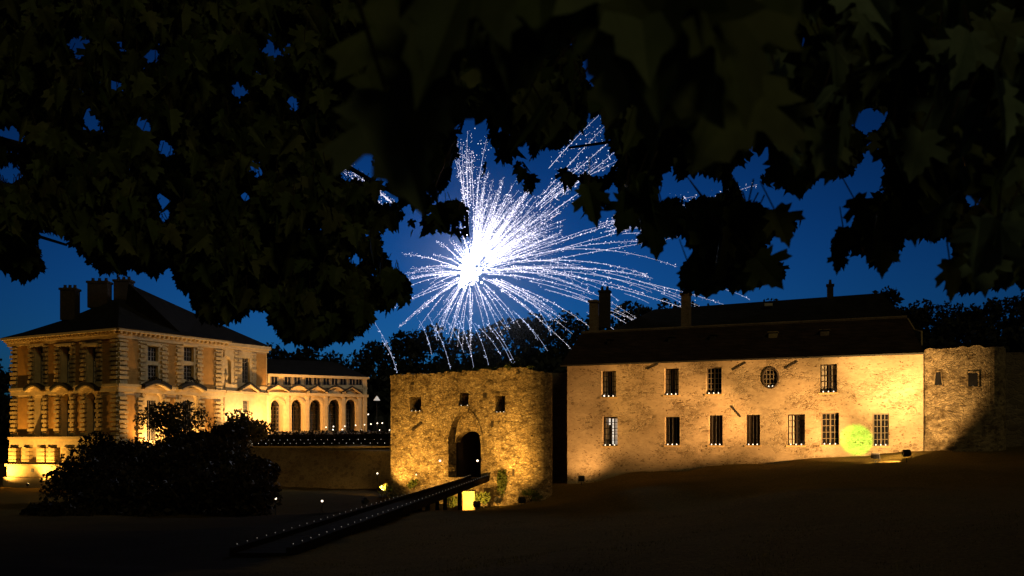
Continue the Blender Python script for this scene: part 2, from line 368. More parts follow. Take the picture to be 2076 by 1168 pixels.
# ------------------------------------------------------------------ lights
def floodlight(label, pos, aims, group='floodlights at the foot of the walls', yaw_to=None, lens='lens', fixture=True):
    """a real floodlight: yoke, housing, glowing lens and the beams it throws"""
    pos = Vector(pos); t = thing('floodlight', label, 'floodlight', pos, group)
    d = (Vector(aims[0][0]) - pos).normalized(); s = d.cross(Vector((0,0,1))).normalized(); up = s.cross(d)
    c = pos + Vector((0,0,.05))
    def bx(mb, a0,a1,b0,b1,e0,e1):
        q = lambda a,b,e: c + s*a + d*b + up*e
        return mb.hexa([q(a0,b0,e0),q(a1,b0,e0),q(a1,b1,e0),q(a0,b1,e0),q(a0,b0,e1),q(a1,b0,e1),q(a1,b1,e1),q(a0,b1,e1)])
    h = MB(); bx(h,-.20,.20,-.16,.06,-.13,.13); bx(h,-.22,.22,.06,.10,.13,.16); bx(h,-.22,.22,.06,.10,-.16,-.13); bx(h,-.22,-.19,.06,.10,-.13,.13); bx(h,.19,.22,.06,.10,-.13,.13)
    for k in range(5): bx(h,-.18+k*.08,-.15+k*.08,-.21,-.16,-.11,.11)
    obj('housing', h, M['lamp_metal'], t)
    obj('lens', bx(MB(),-.188,.188,.062,.075,-.128,.128), M[lens], t)
    y = MB(); y.tube([c+s*.25, c+s*.25+Vector((0,0,-.28)), c-s*.25+Vector((0,0,-.28)), c-s*.25], .018, 5)
    obj('yoke', y, M['lamp_metal'], t)
    obj('stake', MB().tube([c+Vector((0,0,-.29)), c+Vector((0,0,-1.2))], .03, 6), M['lamp_metal'], t)
    for i, (aim, power, ang, blend, col) in enumerate(aims):
        li = bpy.data.lights.new('beam', 'SPOT'); li.energy = power; li.spot_size = math.radians(ang); li.spot_blend = blend
        li.color = col; li.shadow_soft_size = .12
        lo = bpy.data.objects.new('beam', li); COL.objects.link(lo); lo.parent = t
        p0 = c + d*.16 + Vector((0,0,.03*i)); lo.location = p0 - pos
        lo.rotation_euler = (Vector(aim) - p0).to_track_quat('-Z', 'Y').to_euler()
    return t
SOD = (1.0, .50, .155); AMB = (1.0, .56, .18); PALE = (1.0, .60, .25); YEL = (1.0, .53, .10)

# ================================================================== long house
HF = Fr(1150, 70, 1872, 60.8)
EZ = 5.72
house = thing('long_house', 'long two storey stone house with barred windows, floodlit amber, right of the gatehouse', 'house', HF.p(HF.L/2, -2.5))
openings = []
rects = [(1219,1249,752,805),(1347,1376,747,801),(1431,1463,745,799),(1662,1697,738,796),
         (1221,1252,845,904),(1348,1378,845,903),(1437,1465,842,903),(1512,1541,841,903),(1596,1632,840,903),(1664,1701,837,902),(1769,1802,838,904)]
wins = []
for (x0,x1,y0,y1) in rects:
    u0, u1 = HF.U(x0), HF.U(x1); xm = (x0+x1)/2
    wins.append((u0, u1, HF.Z(xm, y1), HF.Z(xm, y0)))
ou, oz = HF.uz(1562, 766); orx = (HF.U(1578)-HF.U(1546))/2; orz = 21/FPX*63.9
oval = [(ou + orx*math.cos(2*math.pi*i/20), oz + orz*math.sin(2*math.pi*i/20)) for i in range(20)]
holes = [rect(*w_) for w_ in wins] + [oval]
HD = .42
wm = HF.wall(MB(), rect(0, HF.L, -6, EZ), holes, HD)
BD = 8.0
wm.add([HF.p(0,-6,0),HF.p(0,-6,-BD),HF.p(0,EZ,-BD),HF.p(0,EZ,0),HF.p(HF.L,-6,0),HF.p(HF.L,-6,-BD),HF.p(HF.L,EZ,-BD),HF.p(HF.L,EZ,0)], [(0,1,2,3),(4,5,6,7),(1,5,6,2)])
hw = obj('wall', wm, M['house'], house)
# diagonal iron wall anchors and timber patches
an = MBS()
for (xa,ya,xb,yb) in [(1485,750,1512,735),(1591,747,1617,732),(1483,823,1502,845),(1312,748,1334,738)]:
    a = HF.uz(xa,ya); b_ = HF.uz(xb,yb); dv = Vector((b_[0]-a[0], b_[1]-a[1])); nv = Vector((-dv.y, dv.x)).normalized()*.05
    HF.prism(an, [(a[0]-nv.x,a[1]-nv.y),(b_[0]-nv.x,b_[1]-nv.y),(b_[0]+nv.x,b_[1]+nv.y),(a[0]+nv.x,a[1]+nv.y)], .002, .05)
objs('wall_anchor', an, M['iron'], hw)
def house_window(u0,u1,z0,z1, style):
    fm = MB(); t = .07; w0, w1 = -HD+.04, -HD+.12
    HF.box(fm,u0,u0+t,z0,z1,w0,w1); HF.box(fm,u1-t,u1,z0,z1,w0,w1); HF.box(fm,u0+t,u1-t,z0,z0+t,w0,w1); HF.box(fm,u0+t,u1-t,z1-t,z1,w0,w1)
    c = (u0+u1)/2
    frame_m = M['wood']
    if style != 'shut':
        HF.box(fm,c-.04,c+.04,z0+t,z1-t,w0,w1)
    if style in ('grid','lit','curtain'):
        for k in range(1,5):
            zz = z0 + (z1-z0)*k/5; HF.box(fm,u0+t,c-.04,zz-.02,zz+.02,w0+.02,w1-.02); HF.box(fm,c+.04,u1-t,zz-.02,zz+.02,w0+.02,w1-.02)
        for cc in ((u0+t+c-.04)/2, (c+.04+u1-t)/2):
            HF.box(fm,cc-.018,cc+.018,z0+t,z1-t,w0+.022,w1-.022)
        frame_m = M['paint'] if style == 'grid' else M['wood']
    wn = obj('window', fm, frame_m, house)
    if style == 'shut':
        sm = MB(); HF.box(sm,u0+t,u1-t,z0+t,z1-t,-HD+.0,-HD+.05)
        for k in range(5): HF.box(sm,u0+t+.04+k*(u1-u0-2*t-.04)/5,u0+t+(k+1)*(u1-u0-2*t-.04)/5,z0+t+.02,z1-t-.02,-HD+.05,-HD+.075)
        obj('shutter', sm, M['wood'], wn)
    else:
        obj('pane', HF.box(MB(),u0+.01,u1-.01,z0+.01,z1-.01,-HD-.03,-HD+.03), M['glass'], wn)
        if style in ('curtain','lit'):
            cm = MB(); K = 14
            for (a,b_) in ((u0+t,u0+t+(u1-u0)*.28),(u1-t-(u1-u0)*.28,u1-t)):
                top = [HF.p(a+(b_-a)*i/K, z1-t, -HD-.10+.03*math.sin(i*1.7)) for i in range(K+1)]
                bot = [HF.p(a+(b_-a)*i/K, z0+t, -HD-.10+.03*math.sin(i*1.7)) for i in range(K+1)]
                cm.add(top+bot, [(i,i+1,K+2+i,K+1+i) for i in range(K)])
            # hangs just inside the pane
            cm.v = [tuple(Vector(v) + HF.n*.155) for v in cm.v]
            obj('curtain', cm, M['curtain'], wn)
    if style == 'lit':
        HL = MB(); 
        for i in range(2):
            for k in range(4):
                a = c+.06+i*(u1-c-.12)/2; HF.box(HL,a,a+(u1-c-.16)/2,z0+t+.04+k*(z1-z0-.2)/4,z0+t+(k+1)*(z1-z0-.2)/4,-HD+.032,-HD+.04)
        HF.box(HL,u0+.22,c-.06,z1-.55,z1-.1,-HD+.032,-HD+.04)
        obj('lit_pane', HL, M['dim'], wn)
    sm = MB(); HF.box(sm,u0-.08,u1+.08,z0-.11,z0-.002,-.10,.06); obj('sill', sm, M['quoin'], wn)
    # vertical iron bars
    if style == 'bars' or style == 'shut':
        bm_ = MB()
        for k in range(1,4): uu = u0+(u1-u0)*k/4; bm_.tube([HF.p(uu,z0,-.12),HF.p(uu,z1,-.12)], .018, 5)
        obj('bar', bm_, M['iron'], wn)
styles = ['curtain','curtain','grid','curtain','lit','bars','shut','shut','curtain','grid','grid']
for w_, st in zip(wins, styles): house_window(*w_, st)
# oval window with iron lattice
om = MB(); ring = []
for i in range(24):
    a = 2*math.pi*i/24; ring.append((ou+orx*math.cos(a), oz+orz*math.sin(a)))
om.tube([HF.p(u,z,.02) for u,z in ring]+[HF.p(*ring[0],.02)], .07, 6)
ow = obj('window', om, M['darkbrick'], house)
obj('pane', HF.prism(MB(), oval, -HD-.03, -HD+.03), M['glass'], ow)
lat = MB()
for k in (-.55,-.1,.35,.75):
    hh = orz*math.sqrt(1-k*k); lat.tube([HF.p(ou+orx*k,oz-hh,-.1),HF.p(ou+orx*k,oz+hh,-.1)], .025, 5)
    ww = orx*math.sqrt(1-k*k); lat.tube([HF.p(ou-ww,oz+orz*k,-.1),HF.p(ou+ww,oz+orz*k,-.1)], .025, 5)
obj('lattice', lat, M['paint'], ow)
# roof
RZ = 8.4
def gable(mb, fr, u0,u1,hu0,hu1,ez,rz,depth,over):
    vs = [fr.p(u0,ez-.15,over),fr.p(u1,ez-.15,over),fr.p(hu1,rz,-depth/2),fr.p(hu0,rz,-depth/2),fr.p(u0,ez-.15,-depth-over),fr.p(u1,ez-.15,-depth-over)]
    lo = [v - Vector((0,0,.14)) for v in vs]
    mb.add(vs+lo, [(0,1,2,3),(3,2,5,4),(1,5,2),(0,3,4),(6,9,8,7),(9,10,11,8),(6,7,1,0),(10,4,5,11),(7,8,2,1),(8,11,5,2),(6,0,3,9),(9,3,4,10)])
    return mb
roof = obj('roof', gable(MB(), HF, -.35, HF.L+.05, -.35, HF.L-1.05, EZ+.16, RZ, BD, .42), M['tile'], house)
rc = MB(); rc.tube([HF.p(-.3,RZ+.02,-BD/2),HF.p(HF.L-1.05,RZ+.02,-BD/2)], .11, 6); obj('ridge_cap', rc, M['brick'], roof)
gt = MB(); gt.tube([HF.p(-.35,EZ-.06,.45),HF.p(HF.L+.05,EZ-.06,.45)], .07, 6); obj('gutter', gt, M['iron'], roof)
dp = MB(); dp.tube([HF.p(HF.L-1.0,RZ-.1,-BD/2+.2),HF.p(HF.L-.55,RZ-1.0,-2.5),HF.p(HF.L-.12,RZ-1.25,-1.2),HF.p(HF.L-.1,EZ+.5,-.6)], .05, 5)
obj('verge', dp, M['quoin'], roof)
slope = (RZ-EZ-.01)/(BD/2+.42)
for px,sz,m_ in ((1236,.16,'tile'),(1360,.18,'darkbrick'),(1445,.2,'darkbrick'),(1567,.27,'quoin'),(1672,.27,'brick')):
    wv = -2.2; u = HF.U(px, wv); zz = EZ + slope*(.42-wv)
    v_ = MB(); HF.box(v_,u-sz,u+sz,zz-.2,zz+.30,wv-.5,wv+.12); HF.box(v_,u-sz-.06,u+sz+.06,zz+.30,zz+.36,wv-.5,wv+.2)
    obj('roof_vent', v_, M[m_], roof)
def chimney(parent, fr, px, w, y0, y1, wid, dep, mat, pots=2):
    u = fr.U(px, w); q = fr.p(u, 0, w); z1 = (HY-y1)/FPX*q.y; z0 = (HY-y0)/FPX*q.y
    c = MB(); fr.box(c,u-wid/2,u+wid/2,z0,z1-.25,w-dep/2,w+dep/2); fr.box(c,u-wid/2-.08,u+wid/2+.08,z1-.25,z1-.08,w-dep/2-.08,w+dep/2+.08)
    ch = obj('chimney', c, M[mat], parent)
    if pots:
        pm = MB()
        for k in range(pots): pm.lathe(fr.p(u+(k-(pots-1)/2)*wid/pots, z1-.08, w), [(.13,0),(.15,.1),(.11,.38),(.14,.42)], 8)
        obj('chimney_pot', pm, M['darkbrick'], ch)
    return ch
chimney(roof, HF, 1204, -4.4, 690, 607, .55, .6, 'brick', 0)
chimney(roof, HF, 1391, -4.4, 672, 592, .60, .6, 'brick', 0)

# tea lights on the sills
tea0 = None
def tea(pos, label, group='tea lights on the window sills', s=1.0):
    global tea0
    pos = Vector(pos)
    if tea0 is None:
        t = thing('tea_light', label, 'tea light', pos, group)
        obj('glass_cup', MB().lathe(pos, [(.045,0),(.055,.03),(.058,.035)], 8), M['paint'], t)
        obj('flame', MB().lathe(pos, [(.042,.036),(.055,.07),(.035,.12),(.008,.15)], 8), M['bulb'], t)
        tea0 = t; return t
    c = copy_tree(tea0); c.location = pos; s *= .72; c['label'] = label; c['group'] = group; c.scale = (s,s,s); return c
wdesc = ['upper floor curtained window nearest the gatehouse','second upper floor window from the gatehouse','upper floor window left of the oval','big upper floor window right of the oval',
         'ground floor window with lit panes','ground floor barred window beside the lit one','ground floor shuttered window under the third upper one','ground floor shuttered window left of the diagonal crack',
         'ground floor window below the oval','ground floor gridded window left of the green light','last ground floor window, right of the green light']
for (u0,u1,z0,z1), ds in zip(wins, wdesc):
    for k, nm in enumerate(('left','middle','right')):
        tea(HF.p(u0+(u1-u0)*(.2+.3*k), z0+.002, .0), f'{nm} tea light of three on the {ds}')
for k, nm in enumerate(('left','right')):
    tea(HF.p(ou-.12+.24*k, oz-orz+.06, -.06), f'{nm} tea light of two in the oval window')

# ================================================================== gatehouse
GF = Fr(792, 71.5, 1115, 64)
gate = thing('gatehouse', 'squat rubble stone gatehouse with pointed arch gateway and rounded corner', 'gatehouse', GF.p(GF.L/2, -4))
GU = GF.U(1050)
ztop = lambda px, py: GF.Z(px, py)
gw = []
for (x0,x1,y0,y1) in [(831,854,804,834),(932,950,796,823),(1004,1024,802,836)]:
    xm = (x0+x1)/2; gw.append((GF.U(x0),GF.U(x1),GF.Z(xm,y1),GF.Z(xm,y0)))
ga = (GF.U(909), GF.U(975)); gz0, gz1 = GF.Z(942,968), GF.Z(942,834)
rg = random.Random(5)
top = []
K = 36
for i in range(K+1):
    u = GU*(1-i/K); px = 1050 + (792-1050)*i/K; z = GF.Z(px, 746 + (1050-px)/(1050-792)*15)
    top.append((u, z + rg.uniform(-.10,.07)))
outer = [(0,-7),(GU,-7)] + top
skew = lambda r_: [(r_[0]-.12,r_[2]),(r_[1],r_[2]),(r_[1],r_[3]),(r_[0]+.05,r_[3])]
gholes = [rect(*gw[0]), skew(gw[1]), rect(*gw[2]), pointed(ga[0],ga[1],gz0,gz1)]
GD = .9
gm = GF.wall(MB(), outer, gholes, GD)
# rounded right end
rad = 1.5; zt = top[0][1]; arc = []
NA = 18
for i in range(NA+1):
    a = math.pi*.62*i/NA; arc.append(GF.p(GU, 0, 0) + GF.u*(rad*math.sin(a)) + GF.n*(rad*math.cos(a)-rad))
zts = [zt + (rg.uniform(-.10,.08) if i else 0) - .02*i for i in range(NA+1)]
gm.add([p+Vector((0,0,-7)) for p in arc] + [p+Vector((0,0,z)) for p, z in zip(arc, zts)], [(i,i+1,NA+2+i,NA+1+i) for i in range(NA)])
# back, left side and top
bk = [GF.p(0,0,0), Vector((-6.5,80,0)), Vector((2.6,76.5,0)), arc[-1]]
gm.add([p+Vector((0,0,-7)) for p in bk] + [p+Vector((0,0,4.6)) for p in bk], [(0,1,5,4),(1,2,6,5),(2,3,7,6),(4,5,6,7)])
gwall = obj('wall', gm, M['gate'], gate)
# parapet cap
pc = MB(); 
for i in range(K):
    (ua,za),(ub,zb) = top[i], top[i+1]
    GF.box(pc, ub+.01, ua-.01, min(za,zb)-.25, min(za,zb)+rg.uniform(.0,.06), -.85, rg.uniform(.02,.07))
obj('coping', pc, M['gate'], gwall)
for r_ in gw:
    fm = MB(); GF.box(fm,r_[0]-.1,r_[1]+.1,r_[2]-.2,r_[3]+.2,-GD-.06,-GD)
    wn = obj('window', fm, M['wood'], gate)
    sm = MB(); GF.box(sm,r_[0]-.2,r_[1]+.12,r_[2]-.16,r_[2]-.003,-.3,.05); obj('sill', sm, M['gate'], wn)
    lm = MB(); GF.box(lm,r_[0]-.2,r_[1]+.2,r_[3]+.003,r_[3]+.22,-.3,.03); obj('lintel', lm, M['gate'], wn)
# tympanum over the gate door and the dark opening
di0, di1 = GF.U(914), GF.U(972); dz = GF.Z(942, 874)
ty = MB(); c = (di0+di1)/2
arcpts = [(di1+.6, dz-1.0)] + [(c + (di1-c)*math.cos(math.pi*i/12), dz-.75+.75*math.sin(math.pi*i/12)) for i in range(13)] + [(di0-.6, dz-1.0)]
GF.prism(ty, arcpts + [(di0-.6, gz1+.5),(di1+.6, gz1+.5)], -GD-.25, -.55)
obj('tympanum', ty, M['gate'], gate)
dm = MB(); GF.box(dm, di0-.6, di1+.6, gz0-.5, dz+.1, -3.2, -3.1)
gd = obj('gate_door', dm, M['wood'], gate)
bd = MB()
for k in range(9): GF.box(bd, di0-.3+k*.3, di0-.32+(k+1)*.3, gz0, dz, -3.098, -3.05)
obj('board', bd, M['wood'], gd)
sd = MB(); GF.box(sd, di0-.30, di0-.05, gz0-.5, dz, -3.1, -GD-.01); GF.box(sd, di1+.05, di1+.3, gz0-.5, dz, -3.1, -GD-.01); GF.box(sd, di0-.3, di1+.3, dz, dz+.3, -3.1, -GD-.26)
obj('passage', sd, M['wood'], gate)  # sides and ceiling in dark oak paint the deep shade of the passage
# voussoirs
vo = MB(); pp = pointed(ga[0],ga[1],gz0,gz1)[2:]
for i in range(len(pp)-1):
    a, b_ = Vector(pp[i]), Vector(pp[i+1]); m_ = (a+b_)/2; cc = Vector(((ga[0]+ga[1])/2, gz1-1.9)); 
    oa = a + (a-cc).normalized()*.22; ob = b_ + (b_-cc).normalized()*.22
    a2 = a.lerp(b_, .04); b2 = a.lerp(b_, .96); oa2 = oa.lerp(ob,.04); ob2 = oa.lerp(ob,.96)
    GF.prism(vo, [tuple(a2),tuple(b2),tuple(ob2),tuple(oa2)], .003, .05+.02*(i%2))
obj('voussoir', vo, M['gate'], gate)
# drawbridge slots and putlog holes (flat dark plates in place of the shade inside them)
st = MBS()
for (xa,ya,xb,yb,wd) in [(836,872,855,857,.10),(838,868,849,862,.06)]:
    a = GF.uz(xa,ya); b_ = GF.uz(xb,yb); dv = Vector((b_[0]-a[0], b_[1]-a[1])); nv = Vector((-dv.y, dv.x)).normalized()*wd
    GF.prism(st, [(a[0]-nv.x,a[1]-nv.y),(b_[0]-nv.x,b_[1]-nv.y),(b_[0]+nv.x,b_[1]+nv.y),(a[0]+nv.x,a[1]+nv.y)], .002, .06)
for (x,y,a,b_) in [(983,802,.12,.16),(998,860,.1,.2),(1041,958,.08,.22),(836,778,.16,.08),(1050,755,.12,.1)]:
    u,z = GF.uz(x,y); GF.box(st,u-a,u+a,z-b_,z+b_,.002,.035)
objs('hole_shade_plate', st, M['wood'], gate)
# link wall between gatehouse and house
lk = MB(); a, b_ = Vector((2.62,75.6,0)), Vector((6.4,76.4,0)); d_, e_ = a+Vector((0,.8,0)), b_+Vector((0,.8,0))
lk.hexa([v+Vector((0,0,-7)) for v in (a,b_,e_,d_)]+[v+Vector((0,0,5.6)) for v in (a,b_,e_,d_)])
tag(obj('link_wall', lk, M['moat']), 'dark recessed wall joining the gatehouse to the long house', 'wall')
for (r_, ds, ks) in ((gw[0],'left gatehouse window',3),(gw[1],'middle gatehouse window above the arch',2),(gw[2],'right gatehouse window',3)):
    for k in range(ks):
        nm = ('left','middle','right')[k] if ks == 3 else ('left','right')[k]
        tea(GF.p(r_[0]+(r_[1]-r_[0])*(.15+.7*k/(ks-1)), r_[2]+.002, -.02), f'{nm} tea light on the sill of the {ds}', s=.55)
# tufts on the parapet, ivy at the foot
def leafquads(mb, c, rx, ry, rz, n, s, r, shell=.5):
    for _ in range(n):
        while True:
            v = Vector((r.uniform(-1,1), r.uniform(-1,1), r.uniform(-1,1)))
            if shell*r.random() < v.length <= 1: break
        q = Vector(c) + Vector((v.x*rx, v.y*ry, v.z*rz))
        a = Vector((r.gauss(0,1), r.gauss(0,1), r.gauss(0,1))).normalized(); b_ = a.orthogonal().normalized()
        b_ = (b_*math.cos(1.7*r.random()) + a.cross(b_)*math.sin(1.7*r.random())); e = a.cross(b_); k = s*r.uniform(.6,1.3)
        mb.add([q-b_*k, q+e*k*.55-b_*.1*k, q+b_*k, q-e*k*.55-b_*.1*k], [(0,1,2,3)])
    return mb
rq = random.Random(11)
def plant(name, label, cat, c, rx, ry, rz, n, s, mat, group=None, lumps=5, stem=True):
    c = Vector(c); t = thing(name, label, cat, c - Vector((0,0,rz)), group)
    f = MB()
    for k in range(lumps):
        o = Vector((rq.uniform(-.6,.6)*rx, rq.uniform(-.6,.6)*ry, rq.uniform(-.55,.5)*rz)); kk = rq.uniform(.45,.65)
        leafquads(f, c+o, rx*kk, ry*kk, rz*kk, n//lumps, s, rq)
    obj('foliage', f, mat, t, fix=False)
    if stem:
        b_ = MB(); 
        for k in range(4): b_.tube([c-Vector((0,0,rz*1.05)), c+Vector((rq.uniform(-.3,.3)*rx, rq.uniform(-.3,.3)*ry, -.3*rz)), c+Vector((rq.uniform(-.7,.7)*rx, rq.uniform(-.5,.5)*ry, rq.uniform(0,.6)*rz))], [.05*rz+.01,.03*rz+.008,.008], 5)
        obj('stem', b_, M['bark'], t)
    return t
u,z = GF.uz(1047,742); plant('wall_shrub', 'leafy weed shrub growing on top of the gatehouse wall', 'shrub', GF.p(u-.3,z+.05,-.3), .8,.4,.4, 260,.10, M['ivy'])
for px in (890,902,925,960,985,1000,1072):
    u,z = GF.uz(px,753-(px-890)*.03); plant('wall_tuft', 'small grass tuft sprouting from the gatehouse wall top', 'plant', GF.p(u,z+.08,-.3), .35,.2,.18, 50,.07, M['ivy'], 'tufts on the gatehouse wall top', 2, False)
u,z = GF.uz(1020,985); plant('ivy', 'green ivy climbing the gatehouse foot right of the bridge', 'plant', GF.p(u,z,.25), .35,.25,1.0, 500,.10, M['ivy'])
u,z = GF.uz(1085,1000); plant('wall_foot_shrub', 'low shrub at the foot of the rounded gatehouse corner', 'shrub', GF.p(u,z-.1,.5), .8,.4,.4, 300,.10, M['ivy'])
for px,py,s_,ds in ((800,988,.7,'left corner of the gatehouse'),(852,975,.5,'gatehouse wall left of the causeway')):
    u,z = GF.uz(px,py); plant('wall_foot_shrub', f'small ragged shrub at the {ds}', 'shrub', GF.p(u,z-.2,.7), s_,.4,s_*.7, 200,.10, M['ivy'])

# ================================================================== causeway to the gate
A0, A1, B0, B1 = P(470,1106,29), P(955,963,68.0), P(585,1106,29), P(990,963,66.6)
cw = thing('causeway', 'dark narrow timber causeway climbing to the gateway, edged with tiny lights', 'bridge', (A0+B0)/2)
dk = MB(); nseg = 60
for i in range(nseg):
    t0, t1 = i/nseg+.0006, (i+1)/nseg-.0006
    q = [A0.lerp(A1,t0),B0.lerp(B1,t0),B0.lerp(B1,t1),A0.lerp(A1,t1)]
    dk.hexa([v-Vector((0,0,.30)) for v in q]+[v-Vector((0,0,.22)) for v in q])
obj('deck', dk, M['tarred'], cw)
for (a,b_) in ((A0,A1),(B0,B1)):
    k_ = MB(); s_ = Vector((.07,0,0)); dn = Vector((0,0,.42)); up_ = Vector((0,0,-.06))
    k_.hexa([a-s_-dn,a+s_-dn,b_+s_-dn,b_-s_-dn,a-s_+up_,a+s_+up_,b_+s_+up_,b_-s_+up_]); obj('edge_beam', k_, M['tarred'], cw)
for i in range(9):
    t_ = (i+.5)/9
    for q in ((A0.lerp(A1,t_), B0.lerp(B1,t_)) if i < 7 else ()): obj('post', MB().box(q.x-.1,q.x+.1,q.y-.1,q.y+.1,min(zg(q.x,q.y)-.4,q.z-.5),q.z-.305), M['tarred'], cw)
# stone abutment, lit from below
ab = MB(); c0 = P(938,1000,64.3); c1 = P(962,1032,64.3)
ab.box(c0.x,c1.x,64.3,66.5,c1.z-.8,P(950,996,64.3).z); obj('abutment', ab, M['quoin'], cw)
pl_ = P(920,1012,64.8); plant('ditch_shrub', 'brownish shrub in the ditch left of the lit stone abutment', 'shrub', pl_, .55,.5,.50, 420,.10, M['ivy'])
pl_ = P(981,1010,64.8); plant('ditch_shrub', 'green shrub in the ditch right of the lit stone abutment', 'shrub', pl_, .62,.5,.55, 460,.10, M['ivy'])
pl0 = None
def pathlight(pos, label, group):
    global pl0
    if pl0 is None:
        t = thing('path_light', label, 'path light', pos, group)
        obj('stake', MB().tube([pos, pos+Vector((0,0,.05))], .015, 5), M['lamp_metal'], t)
        obj('bulb', MB().ball(pos+Vector((0,0,.065)), .013, 6, 4), M['faint'], t)
        pl0 = t; return t
    c = copy_tree(pl0); c.location = pos; c['label'] = label; c['group'] = group; return c
for nm, a, b_, nn in (('left',A0,A1,52),('right',B0,B1,48)):
    for i in range(nn):
        q = a.lerp(b_, ((i+.5)/nn)**1.0) - Vector((0,0,.062)); pathlight(q, f'tiny white light on the {nm} edge beam of the causeway', f'tiny lights along the {nm} causeway edge')
# lanterns
lan0 = None
def lantern(pos, label, group, h=.9, r=.09):
    pos = Vector(pos); t = thing('lantern', label, 'lantern', pos, group)
    obj('post', MB().tube([pos, pos+Vector((0,0,h))], [.03,.02], 6), M['lamp_metal'], t)
    obj('globe', MB().ball(pos+Vector((0,0,h+r*.9)), r, 10, 6), M['bulb'], t)
    cp = MB().lathe(pos+Vector((0,0,h+r*1.75)), [(r*.7,0),(r*.2,r*.5)], 8); obj('cap', cp, M['lamp_metal'], t)
    return t
for px,py,d,lab in ((559,1011,62,'lit lantern standing in the dark moat, left of the two there'),(653,1016,60,'lit lantern standing in the dark moat, right of the two there'),(765,960,78,'lit lantern in front of the moat wall beside the gatehouse')):
    q = P(px,py,d); h = max(.35, q.z - zg(q.x,q.y)) ; lantern(Vector((q.x,q.y,q.z-h-.06)), lab, 'lanterns in the moat', h, .07)
for px,py,lab in ((896,934,'small wall lamp left of the gateway'),(972,934,'bright wall lamp at right jamb of the gateway'),(848,962,'faint wall lamp low on the gatehouse left of the gateway')):
    u,z = GF.uz(px,py); q = GF.p(u,z,.22); t = thing('wall_lamp', lab, 'wall lamp', GF.p(u,z,0))
    obj('arm', MB().tube([GF.p(u,z-.12,0),GF.p(u,z-.12,.22)], .015, 5), M['lamp_metal'], t)
    obj('globe', MB().ball(q, .075 if px != 848 else .045, 8, 6), M['bulb'], t); obj('cap', MB().lathe(q+Vector((0,0,.06)), [(.07,0),(.02,.04)], 8), M['lamp_metal'], t)
q = P(922,984,62.5); t = thing('hanging_lamp', 'pale round lamp hanging from the causeway edge above the lit abutment', 'lamp', q)
obj('globe', MB().ball(q, .15, 10, 7), emit('greenish_globe', (.75,.8,.35), 1.0), t); obj('cord', MB().tube([q+Vector((0,0,.14)),q+Vector((0,0,.55))], .012, 5), M['lamp_metal'], t)

# ================================================================== château pavilion
LF = Fr(25, 115.5, 240, 106); RF = Fr(240, 106, 452, 118.5); BF = Fr(452, 118.6, 541, 124.6)
ch = thing('chateau', 'floodlit baroque chateau pavilion with banded quoins and dark hipped roof', 'chateau', LF.p(LF.L, -5))
CZ = 238/FPX*106            # cornice top
def quoins(mb, fr, u, wide, z0, z1, w=.0, h=.50, alt=.20, out=.24):
    z = z0; k = 0
    if isinstance(mb, MBS): mb = mb.new()
    while z < z1-.1:
        e = alt if k % 2 else 0; zz = min(z+h-.07, z1)
        fr.box(mb, u-wide/2-e/2, u+wide/2+e/2, z, zz-.12, w+.002, w+out + (.04 if k%2 else 0)); z += h; k += 1
    return mb
def casement(parent, fr, u0,u1,z0,z1, dep, cols=4, rows=5, arch=False, mat='paint', blind=0):
    fm = MB(); t = .09; w0,w1 = -dep+.05,-dep+.13
    fr.box(fm,u0,u0+t,z0,z1,w0,w1); fr.box(fm,u1-t,u1,z0,z1,w0,w1); fr.box(fm,u0+t,u1-t,z0,z0+t,w0,w1); fr.box(fm,u0+t,u1-t,z1-t,z1,w0,w1)
    for k in range(1,cols):
        uu = u0+(u1-u0)*k/cols; s_ = .06 if k*2 == cols else .03; fr.box(fm,uu-s_,uu+s_,z0+t,z1-t,w0+.01,w1-.01)
    for k in range(1,rows):
        zz = z0+(z1-z0)*k/rows; fr.box(fm,u0+t,u1-t,zz-.03,zz+.03,w0+.015,w1-.015)
    wn = obj('window', fm, M[mat], parent)
    zt = z1 + (0 if not arch else (u1-u0)/2+.3)
    obj('pane', fr.box(MB(),u0-.15,u1+.15,z0-.15,zt+.15,-dep-.06,-dep+.03), M['glass'], wn)
    if blind: obj('blind', fr.box(MB(),u0+.1,u1-.1,z0+.1,z0+(z1-z0)*blind,-dep+.032,-dep+.045), M['curtain'], wn)
    return wn
def hood(mb, fr, u0,u1,z,rise,w=.02,out=.55,kind='seg',th=.22):
    n = 10; low = []; hi = []
    for i in range(n+1):
        t_ = i/n; k = math.sin(math.pi*t_) if kind == 'seg' else 1-abs(2*t_-1)
        low.append((u0+(u1-u0)*t_, z+rise*k)); hi.append((u0+(u1-u0)*t_, z+rise*k+th))
    return fr.prism(mb, low + hi[::-1], w, out)
